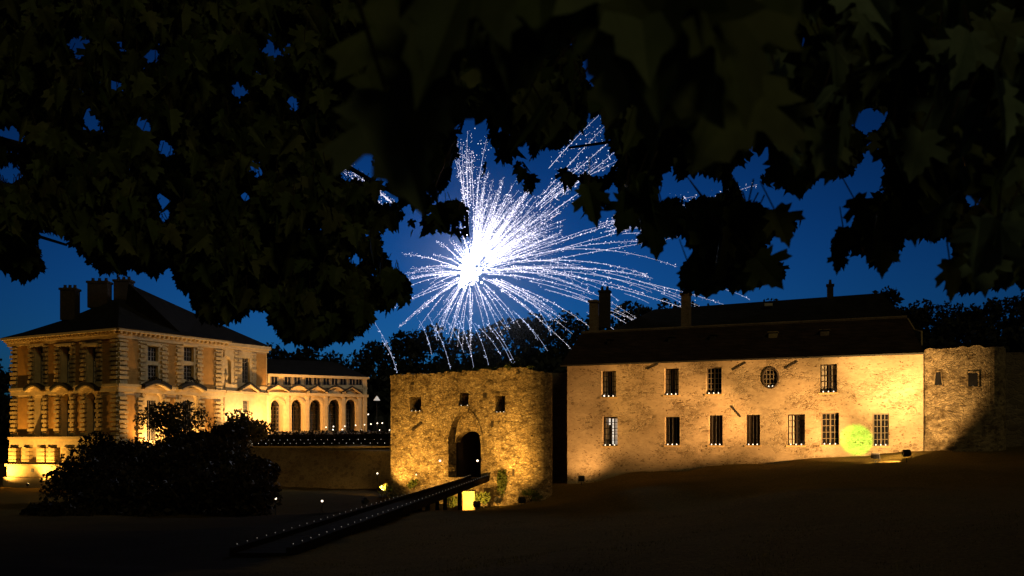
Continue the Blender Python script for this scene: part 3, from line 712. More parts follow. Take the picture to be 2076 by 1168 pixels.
# --- left facade
def bandz(fr, px, y): return fr.Z(px, y)
zB = LF.Z(238, 792)         # band ledge height
zb2 = 113/FPX*106
lw_holes = []; lw = []
for pxc in (79,133,186):
    u = LF.U(pxc); hw_ = .78
    a = (u-hw_, u+hw_, LF.Z(pxc,777), LF.Z(pxc,703)); b_ = (u-hw_, u+hw_, LF.Z(pxc,890), LF.Z(pxc,797))
    lw.append((u,a,b_)); lw_holes += [rect(*a), archp(*b_)]
m_ = LF.wall(MB(), rect(0, LF.L, -7, CZ-.6), lw_holes, .85)
lwall = obj('wall', m_, M['ashlar'], ch)
q_ = MBS(); oc = MBS(); hd = MBS(); md = MBS(); shd = MBS()
zlo, zhi = LF.Z(238,882), CZ-1.0
zmid0, zmid1 = zb2-.1, zb2+.75
for (u,a,b_) in lw:
    for s_ in (-1,1):
        quoins(q_, LF, u+s_*1.35, .62, zmid1+.02, zhi); quoins(q_, LF, u+s_*1.3, .75, zlo, zmid0-.3)
    hood(hd, LF, u-1.5, u+1.5, b_[3]+.12, .55, .02, .8, th=.14); hood(shd, LF, u-1.6, u+1.6, b_[3]+.265, .55, .02, .9, th=.34)
    LF.box(md, u-1.3,u+1.3,a[3]+.05,a[3]+.32,.002,.32); LF.box(md, u-1.1,u+1.1,a[2]-.22,a[2]-.003,-.2,.28)
    sv = MB()
    for k in range(9):
        an_ = math.pi*(k+.5)/9; r0, r1 = .84, 1.25+.12*(k%2); zc = b_[3]-.78
        d0 = math.pi*.42/9
        q_pts = [(u+r0*math.cos(an_-d0), zc+r0*math.sin(an_-d0)),(u+r1*math.cos(an_-d0), zc+r1*math.sin(an_-d0)),(u+r1*math.cos(an_+d0), zc+r1*math.sin(an_+d0)),(u+r0*math.cos(an_+d0), zc+r0*math.sin(an_+d0))]
        LF.prism(sv, q_pts, .002, .16)
    obj('arch_surround', sv, M['quoin'], lwall)
for uu in (.45, LF.L-.5, LF.L-3.0):
    wd = .9 if uu < 1 or uu > LF.L-1 else .7
    quoins(q_, LF, uu, wd, zmid1+.02, zhi); quoins(q_, LF, uu, wd, zlo, zmid0-.3)
objs('quoin_strip', q_, M['quoin'], lwall)
for (u0,u1) in ((.95+.1, lw[0][0]-1.8),(lw[0][0]+1.75, lw[1][0]-1.75),(lw[1][0]+1.75, lw[2][0]-1.75),(lw[2][0]+1.75, LF.L-3.4),(LF.L-2.6,LF.L-1.0)):
    if u1-u0 > .15: LF.box(oc,u0,u1,zmid1,zhi,.003,.03); LF.box(oc,u0,u1,zlo,zmid0-.3,.003,.03)
objs('render_panel', oc, M['ochre'], lwall)
LF.box(md,-.12,LF.L+.12,zmid0,zmid1-.3,.004,.18); LF.box(md,-.2,LF.L+.2,zmid1-.3,zmid1,.004,.34)
zs0, zs1 = LF.Z(60,907), LF.Z(60,886)
LF.box(md,-.15,LF.L+.1,zs0,zs1-.3,.005,.28); LF.box(md,-.25,LF.L+.2,zs1-.3,zs1,.005,.42)
zp0, zp1 = LF.Z(60,968), LF.Z(60,941)
LF.box(md,-.3,LF.L+.2,zp1-.25,zp1,.006,.75); LF.box(md,-.2,LF.L+.15,zp0,zp1-.25,.006,.55); LF.box(md,-.5,LF.L+.3,-7,zp0,.006,.85)
objs('moulding', md, M['ashlar'], lwall)
objs('arch_hood', hd, M['quoin'], lwall); objs('hood_shade', shd, M['hoodshade'], lwall)
bb = MBS()
for pxc in (33,59,90,110,142,165,195,215):
    u = LF.U(pxc); b1 = bb.new()
    for k in range(4):
        z_ = zp1+.05+k*(zs0-zp1-.1)/4; LF.box(b1,u-.72,u+.72,z_+.03,z_+(zs0-zp1-.1)/4-.05,.006,.5)
objs('basement_block', bb, M['quoin'], lwall)
u = LF.U(75); LF_v = MB(); LF.box(LF_v,u-.22,u+.22,LF.Z(75,957),LF.Z(75,950),.551,.57); obj('vent', LF_v, M['iron'], lwall)
for (u,a,b_) in lw:
    wn = casement(ch, LF, *a, .85, 4, 6, blind=.62)
    casement(ch, LF, b_[0],b_[1],b_[2],b_[3]-.78, .85, 4, 7, True, blind=.6)
# --- right facade
rw = []; rholes = []
for pxc in (310.5, 383):
    u = RF.U(pxc); hw_ = .72 if pxc < 330 else .74
    a = (u-hw_,u+hw_,RF.Z(pxc,770),RF.Z(pxc,703)); b_ = (u-1.15,u+1.15,-1.5,RF.Z(pxc,793 if pxc<330 else 796))
    rw.append((u,a,b_)); rholes += [rect(*a), archp(*b_)]
m_ = RF.wall(MB(), rect(0, RF.L, -7, CZ-.6), rholes, .5)
rwall = obj('wall', m_, M['ashlar'], ch)
q_ = MBS(); oc = MBS(); hd = MBS(); md = MBS(); shd = MBS()
zlo = RF.Z(250, 905)
for i,(u,a,b_) in enumerate(rw):
    for s_ in (-1,1):
        quoins(q_, RF, u+s_*1.45, .72, zmid1+.02, zhi); quoins(q_, RF, u+s_*1.75, .7, zlo, zmid0-.3)
    hood(hd, RF, u-1.75, u+1.75, b_[3]+.12, .55, .02, .85, th=.14); hood(shd, RF, u-1.8, u+1.8, b_[3]+.265, .55, .02, .95, th=.38)
    RF.box(md,u-1.05,u+1.05,a[3]+.05,a[3]+.3,.002,.3)
    zc = (a[2]+a[3])/2; RF.box(md,a[0],a[1],zc-.22,zc+.22,-.45,-.05)
    sv = MB()
    for k in range(11):
        an_ = math.pi*(k+.5)/11; r0, r1 = 1.22, 1.6+.12*(k%2); zcc = b_[3]-1.15; d0 = math.pi*.42/11
        RF.prism(sv, [(u+r0*math.cos(an_-d0), zcc+r0*math.sin(an_-d0)),(u+r1*math.cos(an_-d0), zcc+r1*math.sin(an_-d0)),(u+r1*math.cos(an_+d0), zcc+r1*math.sin(an_+d0)),(u+r0*math.cos(an_+d0), zcc+r0*math.sin(an_+d0))], .002, .12)
    obj('arch_surround', sv, M['quoin'], rwall)
    # tympanum ashlar infill with a smaller window below
    fill = MB(); RF.wall(fill, archp(b_[0]+.01,b_[1]-.01,b_[2],b_[3]-.01), [rect(u-.62,u+.62,.6,RF.Z(330,812))], .2)
    fill.v = [tuple(Vector(v) - RF.n*.28) for v in fill.v]; obj('arch_infill', fill, M['ashlar'], rwall)
for uu in (.5, RF.L-.75): quoins(q_, RF, uu, .95, zmid1+.02, zhi); quoins(q_, RF, uu, .95, zlo, zmid0-.3)
objs('quoin_strip', q_, M['quoin'], rwall); objs('arch_hood', hd, M['quoin'], rwall); objs('hood_shade', shd, M['hoodshade'], rwall)
for (u0,u1) in ((1.1, rw[0][0]-1.95),(rw[0][0]+1.9, rw[1][0]-1.9),(rw[1][0]+1.9, RF.L-1.35)):
    RF.box(oc,u0,u1,zmid1,zhi,.003,.03)
    if u1-u0 > .7: RF.box(oc,u0-.1,u1-.35 if u0<2 else u1,zlo,zmid0-.3,.003,.03)
objs('render_panel', oc, M['ochre'], rwall)
RF.box(md,-.1,RF.L+.1,zmid0,zmid1-.3,.004,.18); RF.box(md,-.2,RF.L+.15,zmid1-.3,zmid1,.004,.34)
objs('moulding', md, M['ashlar'], rwall)
for i,(u,a,b_) in enumerate(rw):
    zc = (a[2]+a[3])/2
    casement(ch, RF, a[0],a[1],zc+.22,a[3], .5, 4, 3); casement(ch, RF, a[0],a[1],a[2],zc-.22, .5, 4, 4)
    wn = casement(ch, RF, u-.62,u+.62,.6,RF.Z(330,812), .5, 4, 4)
    bal = plant('window_box', 'dark planter of greenery under the '+('left' if i==0 else 'right')+' upper window of the bright pavilion side', 'window box', RF.p(u, a[2]-.05, .45), .95,.28,.42, 240,.10, M['shrub'], None, 4, False)
    bx_ = MB(); RF.box(bx_,u-.9,u+.9,a[2]-.5,a[2]-.25,.36,.62); obj('box', bx_, M['wood'], bal)
# --- end bay
BZ = BF.Z(455,694)
nu = BF.U(459); niche = archp(nu-.75,nu+.75,BF.Z(459,778),BF.Z(459,722)); wu = BF.U(499)
bwn = (wu-.62,wu+.62,BF.Z(499,777),BF.Z(499,726)); bw2 = (wu-.5,wu+.5,BF.Z(500,836),BF.Z(500,812))
m_ = BF.wall(MB(), rect(.25, BF.L, -7, BZ-.4), [niche, rect(*bwn), rect(*bw2)], .45)
bwall = obj('wall', m_, M['ashlar'], ch)
nb = MB(); BF.box(nb,nu-1.0,nu+1.0,BF.Z(459,780),BF.Z(459,718),-.6,-.46); obj('niche_back', nb, M['ashlar'], bwall)
q_ = MBS()
for uu in (nu+1.5, wu-1.1, wu+1.25): quoins(q_, BF, uu, .5, zmid1+.02, BZ-.9, out=.08)
objs('quoin_strip', q_, M['quoin'], bwall)
oc = MBS(); BF.box(oc, wu+1.65, BF.L-.15, zmid1, BZ-.9, .003,.03); objs('render_panel', oc, M['ochre'], bwall)
md = MBS(); zbb = BF.Z(500,797)
BF.box(md,.3,BF.L+.1,zbb-.15,zbb+.15,.004,.35); BF.box(md,.3,BF.L+.05,zbb+.15,zbb+.95,.004,.12); BF.box(md,.28,BF.L+.25,BZ-.4,BZ,-.1,.5); BF.box(md,.3,BF.L+.12,BZ-.75,BZ-.402,-.1,.22)
objs('moulding', md, M['ashlar'], bwall)
hd = MB(); hood(hd, BF, wu-1.3, wu+1.6, zbb+.16, .8, .002, .6, 'tri', .12); pdm = obj('pediment', hd.l[0] if isinstance(hd, MBS) else hd, M['quoin'], bwall); obj('hood_shade', hood(MB(), BF, wu-1.5, wu+1.8, zbb+.285, .8, .002, .7, 'tri', .22), M['hoodshade'], pdm)
casement(ch, BF, *bwn, .45, 4, 6); casement(ch, BF, *bw2, .45, 4, 3)
# statue in the niche is only a pale urn
ur = MB().lathe(BF.p(nu, BF.Z(459,778), -.1), [(.3,0),(.3,.15),(.12,.25),(.14,.5),(.34,.9),(.30,1.15),(.12,1.3),(.10,1.7),(.02,1.9)], 12)
tag(obj('urn', ur, M['quoin'], smooth=True), 'pale stone finial urn standing in the arched niche of the chateau end bay', 'urn')
# --- cornice with modillions on pavilion
for fr, wl, u0, u1 in ((LF, lwall, -.9, LF.L+.55), (RF, rwall, -.552, RF.L+.55)):
    cn = MB(); fr.box(cn,u0,u1,CZ-.25,CZ,-.3,.9); fr.box(cn,u0+.25,u1-.25,CZ-.95,CZ-.62,-.3,.25); fr.box(cn,u0+.2,u1-.2,CZ-.62,CZ-.502,-.3,.40)
    c_ = obj('cornice', cn, M['ashlar'], wl)
    mo = MB(); k = int((u1-u0)/.62)
    for i in range(k): a_ = u0+.3+i*.62; fr.box(mo,a_,a_+.26,CZ-.50,CZ-.252,-.1,.72)
    obj('modillion', mo, M['quoin'], c_)
# return walls / backs (seen only from the side)
bk = MB(); far = LF.p(0,0,0) + (RF.p(RF.L,0,0)-RF.p(0,0,0))
pts = [LF.p(0,0,0), far, RF.p(RF.L,0,0)]
for a_, b_ in ((pts[0],pts[1]),(pts[1],pts[2])):
    bk.add([a_+Vector((0,0,-7)),b_+Vector((0,0,-7)),b_+Vector((0,0,CZ-.3)),a_+Vector((0,0,CZ-.3))], [(0,1,2,3)])
e0 = BF.p(BF.L,0,0); e1 = BF.p(BF.L,0,-10)
bk.add([e0+Vector((0,0,-7)),e1+Vector((0,0,-7)),e1+Vector((0,0,BZ-.4)),e0+Vector((0,0,BZ-.4))], [(0,1,2,3)])
obj('wall', bk, M['ashlar'], ch)
# --- hipped roof, slightly bellcast
C_ = LF.p(LF.L,0,0); va = LF.p(0,0,0)-C_; vb = RF.p(RF.L,0,0)-C_
def pr(a,b_,z): return C_ + va*a + vb*b_ + Vector((0,0,z))
ov = .06; rf = MB()
lev = [(0,CZ+.01),(.10,CZ+.75),(.26,CZ+2.2),(.40,CZ+3.85),(.46,CZ+4.65)]
vs = []
for t_, z_ in lev:
    a0 = -ov + t_*(1+2*ov); 
    vs += [pr(a0,a0,z_), pr(1-a0,a0,z_), pr(1-a0,1-a0,z_), pr(a0,1-a0,z_)]
fs = [(0,3,2,1)]
for i in range(len(lev)-1):
    for k in range(4): fs.append((i*4+k, i*4+(k+1)%4, (i+1)*4+(k+1)%4, (i+1)*4+k))
fs.append(tuple((len(lev)-1)*4+k for k in range(4)))
rf.add(vs, fs)
proof = obj('roof', rf, M['slate'], ch)
ff = MB().lathe(pr(.5,.5,CZ+4.6), [(.12,0),(.10,.3),(.05,.6),(.02,.8)], 8); obj('finial', ff, M['iron'], proof)
# roof over the end bay and range behind it
rb = MB(); o_ = BF
vs = [o_.p(-6,BZ+.01,.55),o_.p(BF.L+.3,BZ+.01,.55),o_.p(BF.L+.3,BZ+.01,-11),o_.p(-6,BZ+.01,-11),o_.p(-9,BZ+6.2,-5.5),o_.p(BF.L-5.6,BZ+3.6,-5.5)]
rb.add(vs, [(0,1,5,4),(1,2,5),(2,3,4,5),(3,0,4),(0,3,2,1)]); obj('roof', rb, M['slate'], ch)
def stack(px, d, x0, x1, y0, y1):
    c_ = MB(); a_ = P(x0,y1,d); b_ = P(x1,y0,d)
    c_.box(a_.x,b_.x,d-.7,d+.7,b_.z-.0,a_.z-.5); c_.box(a_.x-.12,b_.x+.12,d-.82,d+.82,a_.z-.5,a_.z-.25)
    k = obj('chimney', c_, M['darkbrick'], proof); pm = MB(); n_ = 3
    for i in range(n_): pm.lathe(Vector((a_.x+(b_.x-a_.x)*(i+.5)/n_, d, a_.z-.25)), [(.2,0),(.22,.1),(.17,.35),(.2,.42)], 8)
    obj('chimney_pot', pm, M['darkbrick'], k)
stack(0,116,127,157,650,581); stack(0,117,182,222,625,567); stack(0,118,235,267,625,564)

# ================================================================== gallery
AF = Fr(543, 124.8, 743, 131)
gal = thing('gallery_wing', 'low arcaded gallery wing of five deep arches joining the chateau', 'gallery', AF.p(AF.L/2, 2))
GZ = AF.Z(543, 758)
ah = []; arches = []
for (x0,x1) in ((549,575),(591,617),(629,654),(667,691),(701,722)):
    u0,u1 = AF.U(x0),AF.U(x1); z0 = AF.Z((x0+x1)/2, 874); z1 = AF.Z((x0+x1)/2, 810); arches.append((u0,u1,z0,z1)); ah.append(archp(u0,u1,z0,z1))
att = []
for zx in (893,972,1028,1096,1145,1200,1250,1300,1355,1393):
    px = 250+zx/2.92; u = AF.U(px); att.append((u-.38,u+.38,AF.Z(px,780.5),AF.Z(px,764)))
AD = 2.1
m_ = AF.wall(MB(), rect(0,AF.L,-3,GZ-.3), ah, AD)
awall = obj('wall', m_, M['ashlar'], gal)
sb = MB(); AF.box(sb, 0, AF.L, -3, GZ-.3, -AD-8, -AD-.3); obj('wall', sb, M['ashlar'], gal)
pi = MBS()
for i in range(6):
    uu = (arches[i][0]-.45 if i < 5 else arches[4][1]+.45) if i else arches[0][0]-.4
    if i and i < 5: uu = (arches[i-1][1]+arches[i][0])/2
    AF.box(pi,uu-.22,uu+.22,-2,AF.Z(640,803),.003,.14)
AF.box(pi,AF.L-.55,AF.L,-2,GZ-.3,.003,.2)
objs('pilaster', pi, M['ashlar'], awall)
md = MBS(); zc = AF.Z(640,800)
AF.box(md,-.05,AF.L+.15,zc-.2,zc+.15,.004,.4); AF.box(md,-.05,AF.L+.25,GZ-.3,GZ,-.6,.45); AF.box(md,-.05,AF.L+.1,AF.Z(640,786),AF.Z(640,783),.004,.2)
objs('moulding', md, M['ashlar'], awall)
ap = MBS()      # attic piers between dark openings
for i,a in enumerate(att): AF.box(ap, a[0], a[1], a[2], a[3], .002, .06)
ats = objs('attic_window', ap, M['glass'], gal)
for a, at_ in zip(att, ats):
    fr_ = MB()
    AF.box(fr_,a[0]-.14,a[0]-.005,a[2],a[3]+.1,.003,.14); AF.box(fr_,a[1]+.005,a[1]+.14,a[2],a[3]+.1,.003,.14); AF.box(fr_,(a[0]+a[1])/2-.04,(a[0]+a[1])/2+.04,a[2],a[3],.061,.09)
    obj('frame', fr_, M['paint'], at_)
hd = MBS()
for i,(u0,u1,z0,z1) in enumerate(arches): hood(hd, AF, u0-.55, u1+.55, zc+.16, .75, .002, .55, 'tri' if i%2==0 else 'seg', .12)
for i,(u0,u1,z0,z1) in enumerate(arches): obj('hood_shade', hood(MB(), AF, u0-.65, u1+.65, zc+.285, .75, .002, .65, 'tri' if i%2==0 else 'seg', .2), M['hoodshade'], awall)
objs('pediment', hd, M['quoin'], awall)
for (u0,u1,z0,z1) in arches:
    casement(gal, AF, u0+.01,u1-.01,z0,z1-(u1-u0)/2, AD, 4, 6, True)
    ac = MB(); n=10; c=(u0+u1)/2; r=(u1-u0)/2
    for k in range(n):
        a0,a1 = math.pi*k/n, math.pi*(k+1)/n
        AF.prism(ac,[(c+(r+.02)*math.cos(a0),z1-r+(r+.02)*math.sin(a0)),(c+(r+.3)*math.cos(a0),z1-r+(r+.3)*math.sin(a0)),(c+(r+.3)*math.cos(a1),z1-r+(r+.3)*math.sin(a1)),(c+(r+.02)*math.cos(a1),z1-r+(r+.02)*math.sin(a1))],.003,.1)
    obj('archivolt', ac, M['quoin'], awall)
rg_ = MB(); vs = [AF.p(-.1,GZ+.01,.4),AF.p(AF.L+.2,GZ+.01,.4),AF.p(AF.L+.2,GZ+.01,-10),AF.p(-.1,GZ+.01,-10),AF.p(-.1,GZ+2.3,-5),AF.p(AF.L-3,GZ+2.3,-5)]
rg_.add(vs, [(0,1,5,4),(1,2,5),(2,3,4,5),(3,0,4),(0,3,2,1)]); obj('roof', rg_, M['slate'], gal)

# ================================================================== terrace, moat wall, hedge
T0, T1, T2 = Vector((-9.5,83,0)), Vector((-27.5,100,0)), Vector((-35,113,0))
te = MB(); tp = [(-9.5,83,-.35),(-27.5,100,-.35),(-34,112.5,.3),(-30.2,124.8,1.9),(-18.5,132,2.0),(-5,132,1.8),(-4,84,-.35)]
te.add(tp, [(0,6,5,4),(0,4,3,1),(1,3,2)]); struct('terrace', te, M['gravel'])
mw = MB()
def seg(mb, a, b_, z0, z1, th):
    d_ = (b_-a).normalized(); s_ = Vector((d_.y,-d_.x,0))*th
    mb.hexa([a-s_+Vector((0,0,z0)),b_-s_+Vector((0,0,z0)),b_+s_+Vector((0,0,z0)),a+s_+Vector((0,0,z0)),a-s_+Vector((0,0,z1)),b_-s_+Vector((0,0,z1)),b_+s_+Vector((0,0,z1)),a+s_+Vector((0,0,z1))])
mwt = thing('moat_wall', 'low rubble retaining wall of the terrace between bush and gatehouse', 'wall', (T0+T1)/2 + Vector((0,0,-4)))
seg(mw, T0+Vector((3,-1,0)), T1, -6, -.12, .3); seg(mw, T1, T2+Vector((1,0,0)), -6, -.12, .28); obj('wall', mw, M['moat'], mwt)
cp_ = MB(); seg(cp_, T0+Vector((3,-1,0)), T1, -.118, .02, .38); seg(cp_, T1, T2+Vector((1,0,0)), -.118, .018, .36); obj('coping', cp_, M['quoin'], mwt)
# string of lights along the wall, two wires
sg = thing('string_lights', 'string of tiny white bulbs in two rows along the terrace wall top', 'string lights', T0.lerp(T1,.5))
wr = MB(); 
for zz in (.28,.60): wr.tube([T0.lerp(T1,i/10)+Vector((0,0,zz)) for i in range(-1,11)], .012, 4)
obj('wire', wr, M['lamp_metal'], sg)
for i in range(12):
    q = T0.lerp(T1,(i-.5)/11); obj('pole', MB().tube([q+Vector((0,0,.02)),q+Vector((0,0,.65))], .02, 5), M['lamp_metal'], sg)
rs = random.Random(4)
for i in range(46):
    q = T0.lerp(T1, i/46+rs.uniform(-.006,.006)) + Vector((0,-.03,.28 if i%2 else .60))
    obj('bulb', MB().bead(q, .022 if rs.random()<.6 else .034), M['dim'], sg)
hg = MB(); rh = random.Random(8); ha, hb = Vector((-10.2,91,0)), Vector((-26,101.5,0))
seg(hg, ha, hb, -.4, 1.15, .55)
for i in range(4200):
    q = ha.lerp(hb, rh.random()) + Vector((rh.uniform(-.75,.75), rh.uniform(-.9,.5), rh.uniform(-.2,1.5)))
    leafquads(hg, q, .1,.1,.1, 1, .12, rh, 0)
tag(obj('hedge', hg, M['shrub'], fix=False), 'dark clipped hedge along the terrace in front of the gallery arches', 'hedge')
tl = [(661,866),(676,864.5),(675,871),(699,864),(694,870.5),(721,862),(732,871.5),(739,861),(752,859.6),(765,858),(775,857.5),(770,872),(790,872),(746.5,840)]
hgz = lambda y: -.35 + (y-84)*.048
for i,(px,py) in enumerate(tl):
    d = 108 if py < 868 else 100; q = P(px,py,d)
    if py < 845: lab = 'lone high lantern above the others beside the gallery end'
    else: lab = 'lit lantern in the far row on the terrace' if py < 868 else 'lit lantern in the nearer row just above the terrace hedge'
    z0 = hgz(d); lantern((q.x,q.y,z0), lab, 'lanterns on the terrace', q.z-z0-.08, .075)
# small white canopy beside the gallery; its cloth glows in place of lamplight
q = P(764,812,122); t = thing('garden_canopy', 'small white pointed canopy beyond the terrace lanterns', 'canopy', Vector((q.x,q.y,1.6)))
mb = MB(); top_ = q+Vector((0,0,.62)); rim = [q+Vector((.42*math.cos(a),.42*math.sin(a),0)) for a in [math.pi*k/3 for k in range(6)]]
mb.add([top_]+rim+[q+Vector((0,0,-.03))], [(0,1+k,1+(k+1)%6) for k in range(6)]+[(7,1+(k+1)%6,1+k) for k in range(6)]); obj('cloth', mb, emit('glowing_cloth',(1,.93,.82),.35), t)
obj('post', MB().tube([(q.x,q.y,1.6),top_], .04, 6), M['lamp_metal'], t)

# ================================================================== round tower at the right
TC = Vector((1978-CX, 0, 0)); td = 64.2; td = 61.6; TC = Vector(((1948-CX)/FPX*td, td, 0)); TR = 2.5
tw = thing('round_tower', 'rough round stone tower with slit windows at the right end of the long house', 'tower', TC + Vector((0,0,-1)))
tm = MB(); NT = 48; th_ = [(-7,0),(3.2,0),(TR,0)]
rt = random.Random(9); zT = [ (HY-708)/FPX*61 + rt.uniform(-.12,.08) for _ in range(NT)]
ringp = [TC + Vector((TR*math.cos(2*math.pi*k/NT), TR*math.sin(2*math.pi*k/NT), 0)) for k in range(NT)]
ringi = [TC + Vector(((TR-.6)*math.cos(2*math.pi*k/NT), (TR-.6)*math.sin(2*math.pi*k/NT), 0)) for k in range(NT)]
vs = [p+Vector((0,0,-6)) for p in ringp]+[p+Vector((0,0,z)) for p,z in zip(ringp,zT)]+[p+Vector((0,0,z)) for p,z in zip(ringi,zT)]+[p+Vector((0,0,2)) for p in ringi]
fs = []
for k in range(NT):
    j = (k+1)%NT; fs += [(k,j,NT+j,NT+k),(NT+k,NT+j,2*NT+j,2*NT+k),(2*NT+k,2*NT+j,3*NT+j,3*NT+k)]
fs.append(tuple(range(3*NT,4*NT)))
tm.add(vs, fs); twall = obj('wall', tm, M['tower'], tw)
def on_tower(px):
    k = (px-CX)/FPX; dr = Vector((k,1,0)).normalized(); b_ = dr.dot(TC); disc = b_*b_ - (TC.length_squared-TR*TR); t_ = b_ - math.sqrt(max(disc,0)); p = dr*t_
    return p, (p-TC).normalized()
for px,py,hw_,hh in ((1903,768,.14,.38),(1972,770,.26,.40)):
    p, n_ = on_tower(px); s_ = n_.cross(Vector((0,0,1))).normalized(); zc = (HY-py)/FPX*p.y
    def q(a,z,w_): return p + s_*a + n_*w_ + Vector((0,0,zc+z))
    sl_ = MB(); fl = hw_*(1.7 if px < 1950 else 1.0)
    sl_.hexa([q(-fl,-hh,.0),q(fl,-hh,.0),q(fl,-hh,.05),q(-fl,-hh,.05),q(-hw_,hh,.0),q(hw_,hh,.0),q(hw_,hh,.05),q(-hw_,hh,.05)])
    wn = obj('slit_window', sl_, M['glass'], tw)
    fr_ = MB(); fr_.hexa([q(-fl-.08,-hh-.10,-.05),q(fl+.08,-hh-.10,-.05),q(fl+.08,-hh-.10,.07),q(-fl-.08,-hh-.10,.07),q(-fl-.08,-hh-.003,-.05),q(fl+.08,-hh-.003,-.05),q(fl+.08,-hh-.003,.07),q(-fl-.08,-hh-.003,.07)])
    for sg_ in (-1,1):
        fr_.hexa([q(sg_*(fl+.01),-hh,-.05),q(sg_*(fl+.08),-hh,-.05),q(sg_*(fl+.08),-hh,.06),q(sg_*(fl+.01),-hh,.06),q(sg_*(hw_+.01),hh,-.05),q(sg_*(hw_+.08),hh,-.05),q(sg_*(hw_+.08),hh,.06),q(sg_*(hw_+.01),hh,.06)])
    fr_.hexa([q(-hw_-.08,hh+.003,-.05),q(hw_+.08,hh+.003,-.05),q(hw_+.08,hh+.003,.06),q(-hw_-.08,hh+.003,.06),q(-hw_-.08,hh+.10,-.05),q(hw_+.08,hh+.10,-.05),q(hw_+.08,hh+.10,.06),q(-hw_-.08,hh+.10,.06)])
    obj('frame', fr_, M['tower'], wn)
    tea(q(0,-hh+.002,.02), 'tea light at the '+('narrow slit window' if px<1950 else 'dark wide opening')+' of the round tower', 'tea lights on the tower', .8)

cu = MB(); a_, b_ = TC+Vector((1.6,1.2,0)), TC+Vector((11,-.2,0)); off = Vector((0,.8,0))
cu.hexa([v+Vector((0,0,-5)) for v in (a_,b_,b_+off,a_+off)]+[v+Vector((0,0,5.9)) for v in (a_,b_,b_+off,a_+off)])
tag(obj('curtain_wall', cu, M['moat']), 'dark unlit stone wall running on to the right of the round tower', 'wall')

# ================================================================== dark range behind the house
BR = Fr(1180, 92, 1860, 84)
rear = thing('rear_range', 'dark slate roofed range rising behind the long house', 'building', BR.p(BR.L/2, 0))
zr = (HY-603)/FPX*91; ze = zr-4.6
wb = MB(); BR.box(wb, 0, BR.L, -3, ze, -9, 0); obj('wall', wb, M['darkbrick'], rear)
ri = MB(); vs = [BR.p(-.5,ze,.5),BR.p(BR.L+.5,ze,.5),BR.p(BR.L+.5,ze,-9.5),BR.p(-.5,ze,-9.5),BR.p(6,zr-.6,-4.5),BR.p(BR.L-2.5,zr+.1,-4.5)]
ri.add(vs, [(0,1,5,4),(1,2,5),(2,3,4,5),(3,0,4),(0,3,2,1)]); rroof = obj('roof', ri, M['slate'], rear)
chimney(rroof, BR, 1226, -4.5, 665, 588, 1.0, .9, 'darkbrick', 2)
chimney(rroof, BR, 1683, -4.5, 625, 575, .55, .6, 'darkbrick', 1)
u = BR.U(1558,-3.2); zz = (HY-618)/FPX*BR.p(u,0,-3.2).y; skm = MB(); BR.box(skm,u-.35,u+.35,zz-.12,zz+.12,-3.4,-3.0); obj('skylight', skm, M['curtain'], rroof)

# ================================================================== vegetation
# small trees and shrubs before the château
def smalltree(label, px, py, d, rx, rz, n, s):
    c = P(px,py,d); gz = zg(c.x,c.y); t = thing('small_tree', label, 'tree', Vector((c.x,c.y,gz)))
    f = MB()
    for k in range(16):
        v = Vector((rq.gauss(0,1),rq.gauss(0,.8),rq.gauss(0,1))).normalized()*rq.uniform(.2,.72)
        leafquads(f, c+Vector((v.x*rx,v.y*rx,v.z*rz)), rx*.36,rx*.36,rz*.36, n//16, s, rq)
    obj('crown', f, M['bush'], t, fix=False)
    tr = MB(); base = Vector((c.x,c.y,gz-.2)); tr.tube([base, c+Vector((.1,0,-rz*.9))], [.22,.14], 7); obj('trunk', tr, M['bark'], t)
    br = MB()
    for k in range(9):
        e = c+Vector((rq.uniform(-.8,.8)*rx,rq.uniform(-.6,.6)*rx,rq.uniform(-.2,.8)*rz)); m2 = c+Vector((0,0,-rz*.9)); mid = m2.lerp(e,.5)+Vector((0,0,.25))
        br.tube([m2,mid,e],[.09,.05,.015],5)
    obj('branch', br, M['bark'], t)
smalltree('leafy small tree backlit by the bright pavilion arches', 368, 860, 84, 3.7, 2.1, 3400, .14)
smalltree('dark small tree backlit before the chateau end bay', 492, 876, 86, 3.4, 2.0, 3800, .14)
for i,(px,py,d,rx,rz,lab) in enumerate([(205,985,74,3.9,3.0,'broad dark shrub at the foot of the chateau left side'),(320,945,78,3.9,2.7,'round dark shrub below the backlit small tree'),
        (425,945,79,4.0,2.3,'dark shrub filling the gap below the dark small tree'),(522,958,76,2.4,1.8,'dark shrub nearest to the moat wall'),(270,1035,60,3.3,1.9,'low reddish dark shrub in front of the broad one'),
        (430,1020,62,4.2,2.6,'largest dark shrub in front of the moat lanterns'),(400,925,82,3.8,1.6,'dark shrub directly beneath the two small tree crowns'),(245,925,80,2.6,1.9,'dark shrub against the lit corner of the chateau'),(438,893,83,2.5,1.5,'dark shrub between the two small tree crowns'),(150,1055,56,2.4,1.1,'low dark shrub nearest the left lawn')]):
    c = P(px,py,d); plant('shrub', lab, 'shrub', c, rx, rx*.8, rz, 7000, .17, M['shrub'], 'dark shrubs before the chateau', 10)
    co = bpy.context.scene.objects[-1] if False else None
